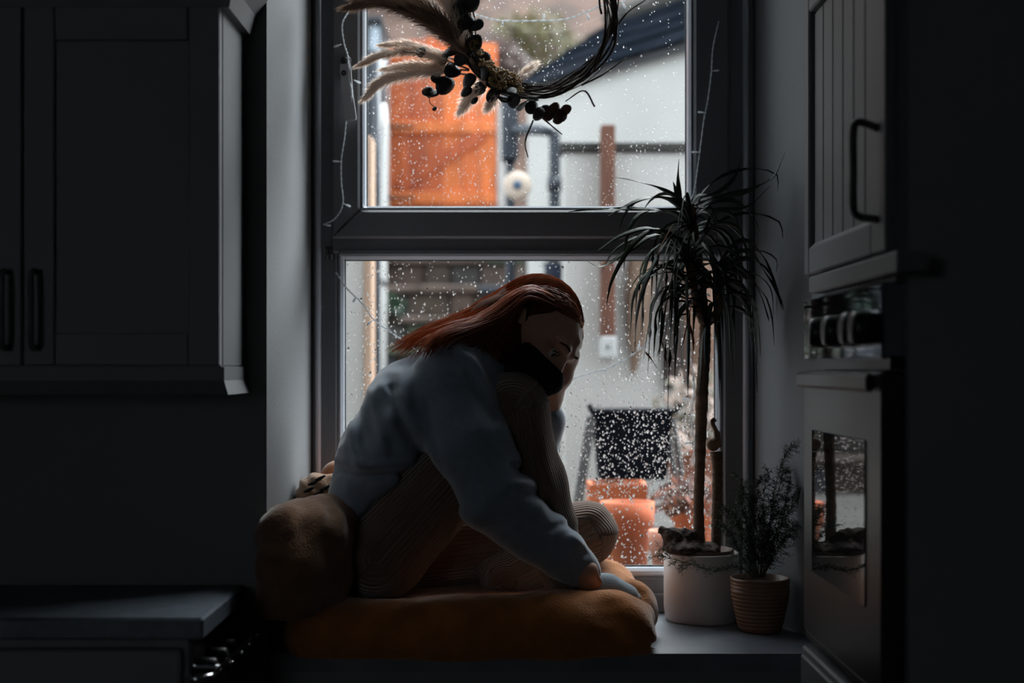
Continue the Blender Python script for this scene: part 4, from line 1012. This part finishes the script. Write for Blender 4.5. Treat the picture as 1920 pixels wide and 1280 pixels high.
# bark chip and soil lumps at the rim
s = SDF(P(1225,1050,2.86)-Vector((0,.09,0)), P(1345,975,2.86)+Vector((0,.08,.02)), .0035)
s.chain([P(1240,994,2.85),P(1262,1006,2.845),P(1290,1008,2.85),P(1310,1020,2.855)], [.008,.017,.016,.012], .01); s.ell(P(1280,1026,2.85), (.042,.05,.014), .015); s.ell(P(1320,1030,2.855),(.045,.05,.014),.015)
s.warp(lambda x,y,z: .003*wob(x,y,z,150,61)+.003*wob(x,y,z,300,62)); v, f = s.mesh()
build('bark_mulch', (v, f), mat('dark_bark_mulch', (.055,.035,.028), .95, var=.5, scale=70, bump=.9, bscale=150), dt, True)
M_dl = [translucent('dragon_leaf_%d' % i, c, t, .25, rough=.5, var=.2, scale=14) for i, (c, t) in enumerate((((.016,.030,.016),(.03,.06,.02)),((.02,.036,.018),(.04,.07,.02)),((.014,.024,.016),(.025,.045,.018))))]
M_tipd = translucent('dead_leaf', (.24,.10,.045), (.32,.13,.05), .35, var=.3)
def leaf_mesh(pts, w, n=14, dead=False):
    q = catmull(pts, n); vs = []; fs = []
    for i, p in enumerate(q):
        t = i/(n-1); tan = (q[min(i+1,n-1)]-q[max(i-1,0)]).normalized(); side = tan.cross(Vector((0,0,1)))
        if side.length < .05: side = Vector((1,0,0))
        side.normalize(); up = side.cross(tan).normalized(); tw = .9*math.sin(t*2+p.x*30)
        sd = side*math.cos(tw)+up*math.sin(tw); nn = sd.cross(tan).normalized()
        ww = w*(min(1,.35+t*4))*(1-max(0,(t-.35)/.65)**1.5)+.0003
        vs += [p-sd*ww-nn*ww*-.25, p+nn*.0001-nn*.0, p+sd*ww-nn*ww*-.25, p+nn*(-.0006)]
    for i in range(n-1):
        a = i*4; b_ = a+4
        fs += [(a,a+1,b_+1,b_),(a+1,a+2,b_+2,b_+1),(a+2,a+3,b_+3,b_+2),(a+3,a,b_,b_+3)]
    return MB().add(vs, fs)
def rlim(y): return RR1+(RR0-RR1)*(YF-min(y,YF))/(YF-YW)-.006
def clampp(p):
    p = Vector(p); p.y = min(p.y, 2.918); p.x = min(p.x, rlim(p.y)); return p
expl = [ # photographed leaves
 [(1290,388,2.83),(1262,366,2.82),(1228,350,2.80),(1185,338,2.79),(1152,332,2.785)],
 [(1290,388,2.83),(1250,372,2.81),(1205,374,2.79),(1165,392,2.775),(1140,405,2.77)],
 [(1276,392,2.825),(1274,365,2.82),(1272,335,2.815),(1273,298,2.81)],
 [(1282,390,2.83),(1272,370,2.82),(1262,340,2.80)],
 [(1290,392,2.83),(1250,394,2.80),(1180,392,2.775),(1100,394,2.76),(1066,397,2.755)],
 [(1300,385,2.83),(1330,372,2.82),(1390,362,2.80),(1430,345,2.78),(1452,330,2.775),(1472,286,2.77)],
 [(1300,388,2.83),(1340,392,2.81),(1400,388,2.79),(1444,348,2.775)],
 [(1296,386,2.83),(1310,368,2.82),(1345,362,2.81),(1380,330,2.80),(1390,290,2.80)],
 [(1290,470,2.815),(1240,430,2.78),(1190,455,2.76),(1150,520,2.75),(1136,575,2.745)],
 [(1290,470,2.815),(1235,440,2.78),(1180,470,2.77),(1130,500,2.765),(1102,490,2.76)],
 [(1290,470,2.815),(1230,430,2.78),(1170,440,2.76),(1120,470,2.75)],
 [(1300,420,2.82),(1260,440,2.77),(1215,520,2.75),(1195,590,2.745),(1190,660,2.745)],
 [(1300,420,2.82),(1270,450,2.76),(1235,540,2.74),(1215,620,2.735),(1207,672,2.735)],
 [(1300,420,2.82),(1275,470,2.75),(1252,560,2.73),(1240,640,2.73),(1232,668,2.73)],
 [(1345,495,2.82),(1400,470,2.78),(1440,520,2.76),(1462,560,2.755),(1470,580,2.755)],
 [(1345,495,2.82),(1390,450,2.79),(1430,480,2.77),(1455,540,2.76),(1466,580,2.755)],
 [(1345,495,2.82),(1385,500,2.78),(1420,540,2.76),(1438,590,2.755),(1442,602,2.755)],
 [(1345,495,2.82),(1360,520,2.77),(1368,600,2.75),(1371,672,2.745)],
 [(1320,440,2.82),(1340,400,2.79),(1375,405,2.77),(1390,440,2.76)],
 [(1320,440,2.82),(1345,420,2.78),(1385,430,2.76),(1410,500,2.755)],
]
for e in expl:
    build('leaf', leaf_mesh([clampp(P(*q)) for q in e], random.uniform(.0052,.0072), 16), random.choice(M_dl), dt, True)
for ci, (c, pts) in enumerate(crowns):
    nl = (34, 30, 24)[ci]
    for i in range(nl):
        az = 2*PI*(i*.382)+random.uniform(-.3,.3); age = i/nl
        L = random.uniform(.17,.30)*(1 if ci != 2 else .85); el0 = 1.25-1.5*age; dirh = Vector((math.cos(az), math.sin(az)*.62, 0))
        p = Vector(c)-Vector((0,0,.03+.10*age*random.random())); q = [p.copy()]; el = el0
        for k in range(6):
            p = p+(dirh*math.cos(el)+Vector((0,0,math.sin(el))))*L/6; el = max(el-(.42+.35*age)*random.uniform(.7,1.2), -1.5); q.append(clampp(p))
        build('leaf', leaf_mesh(q, random.uniform(.0044,.0064), 13), random.choice(M_dl), dt, True)
for e in ([(1300,560,2.80),(1290,600,2.77),(1282,640,2.765),(1274,655,2.765)], [(1240,640,2.73),(1246,660,2.73),(1252,690,2.73)], [(1210,660,2.735),(1222,675,2.735),(1232,690,2.735)], [(1262,420,2.77),(1236,470,2.76),(1228,500,2.76)], [(1290,600,2.79),(1300,640,2.785),(1298,680,2.785)]):
    build('dead_leaf', leaf_mesh([clampp(P(*q)) for q in e], .0025, 12), M_tipd, dt, True)

# ------------------------------------------------------------------ asparagus fern in the ribbed brown pot
M_rpot = mat('brown_stoneware', (.20,.105,.06), .42, var=.25, scale=12, bump=.2, bscale=60)
fcx, fcy = X(1425,2.748), 2.748; fh = Z(1082,2.748)-SILL
fr_ = empty('potted_fern', (fcx, fcy, SILL), 'feathery asparagus fern in a ribbed brown pot', 'potted plant')
prof = [(.036,0),(.040,.003)]
NR = 12
for i in range(NR):
    t = (i+.5)/NR; R0 = .041+.0155*min(1,t*1.35)**.8; z0 = .006+(fh-.012)*i/NR; z1 = .006+(fh-.012)*(i+1)/NR
    prof += [(R0-.0012,z0),(R0+.0004,z0+(z1-z0)*.3),(R0+.0004,z0+(z1-z0)*.7),(R0-.0012,z1)]
prof += [(.0575,fh-.005),(.0575,fh),(.053,fh),(.051,fh-.015),(0,fh-.015)]
fp = build('pot', MB().lathe(prof, (fcx,fcy,SILL), 48), M_rpot, fr_, True, label='ribbed brown pot')
build('soil', MB().lathe([(.0515,fh-.014),(.03,fh-.009),(0,fh-.008)], (fcx,fcy,SILL), 24), M_soil, fr_, True)
M_fern = translucent('fern_needles', (.018,.030,.016), (.03,.05,.02), .25, var=.3)
M_fstem = mat('fern_stem', (.04,.05,.025), .7, var=.2)
def needles(mb, p, tan, n, L):
    for _ in range(n):
        a = Vector(rng.normal(size=3)); a = (a-tan*a.dot(tan)*.4).normalized()+tan*.6; a.normalize(); l = L*random.uniform(.6,1.2); s_ = a.orthogonal().normalized()*.0007
        p0 = p+tan*random.uniform(-.003,.003); b0 = p0+a*l*.5+s_*1.0; o = [p0-s_*.5, p0+a*l*.5-s_, p0+a*l, b0]
        mb.add(o, [(0,1,2,3)])
def frond(pts, dens=46, L=.011):
    q = [clampp(x) for x in catmull(pts, 30)]
    st = build('frond', MB().tube(q, [.0013*(1-.6*i/29) for i in range(30)], 5), M_fstem, fr_, True)
    mb = MB()
    for i in range(4, 30):
        tan = (q[min(i+1,29)]-q[i-1]).normalized(); needles(mb, q[i], tan, 4, L*.8)
        if i % 2 == 0:
            for sgn in range(2):
                a = Vector(rng.normal(size=3)); a.y *= .7; a = (a.normalized()+tan*.9).normalized(); l = random.uniform(.018,.036)*(1-.4*i/30)
                for k in range(5):
                    needles(mb, clampp(q[i]+a*l*(k+1)/5), a, 3, L*.8)
                mb.tube([q[i], clampp(q[i]+a*l)], [.0006,.0004], 3, False)
    mb.v = [tuple(clampp(x)) for x in mb.v]
    build('needles', mb, M_fern, st, kind='stuff')
fb = P(1425,1080,2.748)
for e in ([(1425,1082),(1440,1000),(1452,920),(1470,860),(1488,832)], [(1422,1082),(1420,1000),(1400,930),(1382,892)], [(1428,1082),(1450,1010),(1480,960),(1512,915)],
          [(1430,1082),(1460,1030),(1480,1000),(1500,985)], [(1420,1082),(1400,1020),(1375,980),(1362,950)], [(1425,1082),(1430,1000),(1432,930),(1440,880)],
          [(1426,1082),(1445,980),(1465,900),(1472,880)], [(1420,1082),(1410,990),(1415,920),(1425,900)], [(1418,1082),(1390,1040),(1370,1000),(1350,985)], [(1432,1082),(1455,1000),(1470,950),(1490,930)],
          [(1424,1082),(1438,1010),(1420,960),(1412,930)], [(1430,1082),(1450,1040),(1470,1010),(1478,985)], [(1418,1082),(1398,1030),(1385,990),(1378,960)], [(1426,1082),(1432,1020),(1446,980),(1462,950)], [(1422,1082),(1405,1000),(1392,950),(1395,915)], [(1428,1082),(1455,1020),(1475,940),(1480,900)], [(1425,1082),(1428,1040),(1424,1000),(1430,965)],
          [(1428,1082),(1440,1030),(1448,960),(1455,925)], [(1424,1082),(1412,1040),(1402,990),(1398,955)]):
    yo = random.uniform(-.045,.035)
    frond([P(px, py, 2.748+yo*i/(len(e)-1)) for i, (px, py) in enumerate(e)])
frond([P(1415,1084,2.74),P(1385,1062,2.70),P(1340,1070,2.69),P(1300,1058,2.69),P(1262,1048,2.695),P(1232,1040,2.70)], L=.013)

# ------------------------------------------------------------------ wreath hanging in the upper light
dw = 2.86; WC = P(1008, 25, dw); WR = 143/F*dw
wr = empty('wreath', (WC.x, WC.y, WC.z-WR), 'twig wreath with pampas plumes and dried eucalyptus hanging before the window', 'wreath')
M_tw = [mat('vine_twig_%d' % i, c, .75, var=.35, scale=40, bump=.4, bscale=120) for i, c in enumerate(((.045,.026,.017),(.065,.036,.022),(.03,.018,.013)))]
for k in range(34):
    a0 = random.uniform(0, 2*PI); span = random.uniform(2.2, 5.2); r0 = WR+random.gauss(0,.008); pts = []
    ph_ = random.uniform(0,6.28); fq = random.randint(3,6); am = random.uniform(.004,.011)
    nn_ = 40
    for i in range(nn_):
        a = a0+span*i/(nn_-1); th = .4+.6*math.sin(max(0,min(PI,PI*i/(nn_-1))))
        r = r0+am*math.sin(a*fq+ph_)+(.010 if i == nn_-1 and k % 4 == 0 else 0); y = .010*math.cos(a*fq+ph_+1)+.004*math.sin(a*2)
        pts.append(WC+Vector((r*math.cos(a), y, r*math.sin(a)*1.04)))
    rr = random.uniform(.0014,.0032); build('twig', MB().tube(pts, [rr*(1-.35*i/(nn_-1)) for i in range(nn_)], 6), random.choice(M_tw), wr, True)
for e in ([(1115,200),(1095,170),(1060,190)],[(1010,215),(1030,232),(1054,252)],[(1090,160),(1130,140),(1175,108)],[(1150,60),(1175,25),(1210,0)],[(1000,225),(985,265),(990,295)]):
    build('twig', MB().tube(catmull([P(*q, dw-.005) for q in e], 12), [.002]*6+[.0015]*4+[.0012]*2, 6), random.choice(M_tw), wr, True)
# hanging cord
build('hanging_cord', MB().tube([WC+Vector((0,0,WR)), Vector((WC.x, dw, H0-.001))], .0015, 6), M_tw[1], wr)
# thick bound bundle on the left of the ring
for k in range(16):
    a0 = 2.55+random.uniform(-.1,.1); pts = []
    for i in range(16):
        a = a0+random.uniform(.0,.02)+1.75*i/15; r = WR+random.gauss(0,.0015)+.016*math.sin(k*2.4); pts.append(WC+Vector((r*math.cos(a), .014*math.cos(k*2.4), r*math.sin(a)*1.04)))
    build('bound_stem', MB().tube(pts, .0034, 6), random.choice(M_tw), wr, True)
# pampas plumes
M_pam = translucent('pampas_fluff', (.80,.69,.61), (.95,.84,.75), .6, var=.10)
M_pamd = translucent('brown_pampas_fluff', (.30,.20,.15), (.38,.25,.18), .45, var=.2)
def plume(pts, wid, n, m, hl=.03, start=.15):
    q = catmull(pts, 40)
    st = build('pampas_plume', MB().tube(q, [.0022*(1-.6*i/39) for i in range(40)], 5), M_pamd, wr, True)
    mb = MB()
    for _ in range(int(n*1.9)):
        t = start+(1-start)*random.random()**.8; k = min(int(t*39), 38); p = q[k].lerp(q[k+1], random.random()); tan = (q[k+1]-q[k]).normalized()
        a = Vector(rng.normal(size=3)); a = (a-tan*a.dot(tan)).normalized(); w = 1.6*wid*(math.sin(PI*min(1,(.25+.75*t)))**.6+.12)
        l = hl*random.uniform(.6,1.3); e1 = p+a*w*.55*random.uniform(.5,1)+tan*l*.55; e2 = p+a*w*random.uniform(.6,1.15)+tan*l-Vector((0,0,.002))
        s_ = tan.cross(a).normalized()*.0008
        mb.add([p-s_, e1-s_, e2, e1+s_, p+s_], [(0,1,3,4),(1,2,3)])
    mb.v = [(a, min(b_, 2.925), c) for a, b_, c in mb.v]
    build('fluff', mb, m, st, kind='stuff')
plume([P(880,130,2.85),P(830,112,2.845),P(770,98,2.84),P(720,103,2.835),P(686,116,2.83)], .010, 750, M_pam, .028)
plume([P(880,140,2.85),P(820,135,2.84),P(760,140,2.835),P(720,152,2.83),P(696,172,2.83)], .012, 850, M_pam, .03)
plume([P(880,122,2.855),P(820,100,2.85),P(770,85,2.85),P(728,84,2.85)], .009, 600, M_pam, .026)
plume([P(880,132,2.85),P(830,128,2.85),P(780,124,2.85),P(735,128,2.85)], .011, 700, M_pam, .028)
plume([P(930,140,2.86),P(905,158,2.86),P(885,178,2.86),P(868,202,2.86)], .016, 600, M_pam, .022)
plume([P(950,150,2.86),P(935,168,2.86),P(925,186,2.86),P(918,196,2.86)], .012, 350, M_pam, .02)
plume([P(890,120,2.84),P(850,60,2.835),P(800,20,2.83),P(740,0,2.825),P(672,10,2.82)], .017, 1300, M_pamd, .04, .05)
plume([P(890,120,2.835),P(845,75,2.83),P(790,35,2.825),P(730,8,2.82),P(690,2,2.82)], .016, 1200, M_pamd, .038, .05)
plume([P(885,110,2.85),P(860,50,2.85),P(840,0,2.85),P(825,-50,2.85)], .015, 800, M_pam, .035)
plume([P(880,100,2.855),P(845,30,2.86),P(810,-20,2.86),P(780,-60,2.86)], .013, 600, M_pam, .035)
plume([P(960,150,2.87),P(985,132,2.875),P(1000,122,2.88)], .008, 220, M_pam, .018)
# round eucalyptus leaves
M_euc = translucent('dried_eucalyptus', (.022,.022,.02), (.03,.025,.018), .15, rough=.6, var=.25)
M_euc2 = translucent('brown_eucalyptus', (.07,.04,.028), (.12,.06,.035), .3, rough=.6, var=.25)
def rleaf(px, py, dd, r, m, tilt=None):
    c = P(px,py,dd); nrm = (Vector((0,-1,0))+Vector(rng.normal(size=3))*(.45 if tilt is None else tilt)).normalized(); a = nrm.orthogonal().normalized(); b_ = nrm.cross(a); vs = [c+nrm*r*.15]; n = 14
    for rr, lift in ((.6,.08),(1,-.06)):
        for k in range(n):
            t = 2*PI*k/n; e = 1+.12*math.cos(t)+.06*math.sin(3*t+px); vs.append(c+(a*math.cos(t)*1.12+b_*math.sin(t)*.9)*r*rr*e+nrm*r*(lift+.1*math.sin(2*t+py)))
    fs = [(0,1+k,1+(k+1)%n) for k in range(n)]+[(1+k,1+n+k,1+n+(k+1)%n,1+(k+1)%n) for k in range(n)]
    o = build('eucalyptus_leaf', MB().add(vs, fs), m, wr, True)
    md = o.modifiers.new('thick', 'SOLIDIFY'); md.thickness = .0006
for (px,py,r,t) in ((836,158,.020,.2),(812,176,.014,.6),(803,170,.012,.9),(820,145,.013,.5),(790,97,.010,.5),(828,110,.018,.5),(850,130,.019,.5),(868,105,.018,.5),(845,95,.016,.5),(880,150,.016,.5),(900,165,.014,.7),
    (860,60,.016,.5),(875,40,.018,.5),(862,18,.018,.4),(890,80,.018,.5),(905,110,.017,.5),(885,5,.018,.5),(858,-8,.016,.5),(895,45,.015,.5),(925,178,.014,.7),(945,185,.015,.6),(962,190,.015,.6),(980,196,.015,.6),(998,200,.014,.6),(1012,212,.014,.5),(1024,208,.014,.4),(890,188,.008,.7),(815,203,.005,.3),(930,150,.015,.6),(905,135,.016,.6),(875,170,.012,.6),(960,170,.013,.6),(1000,188,.012,.7)):
    rleaf(px, py, 2.838+random.uniform(-.012,.012), r, M_euc, t)
for (px,py,r) in ((1040,203,.013),(1052,215,.015),(1062,205,.011),(1048,222,.012),(1030,215,.012)): rleaf(px, py, 2.842, r, M_euc2, .4)
build('twig', MB().tube(catmull([P(806,180,2.84),P(806,192,2.84),P(814,200,2.84)],8), .0009, 5), M_tw[2], wr)
# golden dried flower heads
M_gold = translucent('dried_yellow_flowers', (.30,.20,.07), (.4,.26,.08), .3, var=.4, scale=80)
for (px,py,r) in ((918,122,.011),(932,135,.013),(925,152,.012),(945,140,.012),(958,146,.012),(940,158,.011),(970,152,.010),(885,85,.009),(893,78,.008),(905,118,.009),(975,168,.008),(900,98,.008)):
    mb = MB(); c = P(px,py,2.83)
    for k in range(34):
        a = Vector(rng.normal(size=3)).normalized(); mb.ball(c+a*r*random.uniform(.5,1), r*.24, 5, 3)
    build('dried_flower', mb, M_gold, wr)

# ------------------------------------------------------------------ fairy lights: clear wire with small clear bulbs
M_clear = translucent('clear_white_pvc', (.75,.78,.8), (.9,.93,.95), .45, rough=.15, var=.03)
fl = empty('fairy_lights', P(640,510,2.93), 'string of clear wire fairy lights draped around the window frame', 'string lights')
yl = 2.922
runs = [[(630,510,yl),(650,540,yl),(680,570,yl),(700,598,yl),(722,615,yl),(750,634,yl),(800,668,yl+.01),(880,705,yl+.01),(960,722,yl+.01),(1035,720,yl),(1060,714,yl),(1110,698,yl),(1150,686,yl),(1200,654,yl),(1240,614,yl),(1262,590,yl),(1288,560,yl),(1305,520,yl),(1318,500,yl)],
  [(655,20,yl-.03),(642,45,yl-.01),(645,80,yl-.01),(653,108,yl-.02),(655,148,yl-.02),(660,170,yl-.025),(658,205,yl-.015),(650,225,yl-.006),(646,260,yl-.006),(640,300,yl-.006),(640,340,yl-.006),(643,382,yl-.006),(628,410,yl-.006),(606,421,yl)],
  [(760,-30,yl+.01),(840,10,yl+.02),(895,28,yl+.02),(935,38,yl+.02),(1000,39,yl+.02),(1060,36,yl+.02),(1100,22,yl+.02),(1135,8,yl+.02),(1170,2,yl+.02),(1240,-30,yl+.01)],
  [(1348,40,yl-.006),(1337,90,yl-.006),(1334,135,yl-.006),(1327,190,yl-.006),(1320,225,yl-.006),(1312,285,yl-.006),(1306,330,yl-.006),(1300,365,yl-.006),(1294,380,yl-.02),(1300,420,yl-.02),(1302,480,yl)],
  [(1302,480,yl),(1290,560,yl),(1293,610,yl),(1295,670,yl),(1300,700,yl),(1302,735,yl),(1296,775,yl),(1298,800,yl),(1302,830,yl),(1300,870,yl)]]
for r_ in runs:
    q = catmull([P(*p) for p in r_], 10*len(r_))
    mb = MB()
    for ph_ in (0, PI):   # twisted pair
        mb.tube([p+Vector((math.cos(i*1.1+ph_)*.0011, 0, math.sin(i*1.1+ph_)*.0011)) for i, p in enumerate(q)], .0009, 6)
    build('wire', mb, M_clear, fl, True)
for (px,py,yy,dx,dy) in ((700,600,yl,-12,9),(668,556,yl,-6,10),(664,150,yl-.02,12,6),(640,83,yl-.01,-14,5),(640,303,yl-.006,-16,-1),(645,382,yl-.006,12,5),(606,421,yl,14,2),(942,38,yl+.02,0,10),(1020,38,yl+.02,0,-12),(1100,24,yl+.02,4,12),(1165,2,yl+.02,8,14),
    (1334,133,yl-.006,14,-1),(1322,211,yl-.006,-13,-1),(1312,285,yl-.006,-14,0),(1048,718,yl,12,14),(1128,692,yl,9,3),(1200,654,yl,-3,-9),(1258,596,yl,12,6),(1300,700,yl,0,14),(1300,750,yl,-20,-2),(1298,828,yl,-14,3),(1250,604,yl,-10,8),(1322,548,yl,9,7)):
    a = P(px,py,yy); b_ = P(px+dx,py+dy,yy-.006); dr_ = (b_-a)
    build('bulb', MB().tube([a, a+dr_*.3, a+dr_*.45, a+dr_*.9, a+dr_*1.05], [.0010,.0012,.0022,.0024,.0008], 8), M_clear, fl, True)
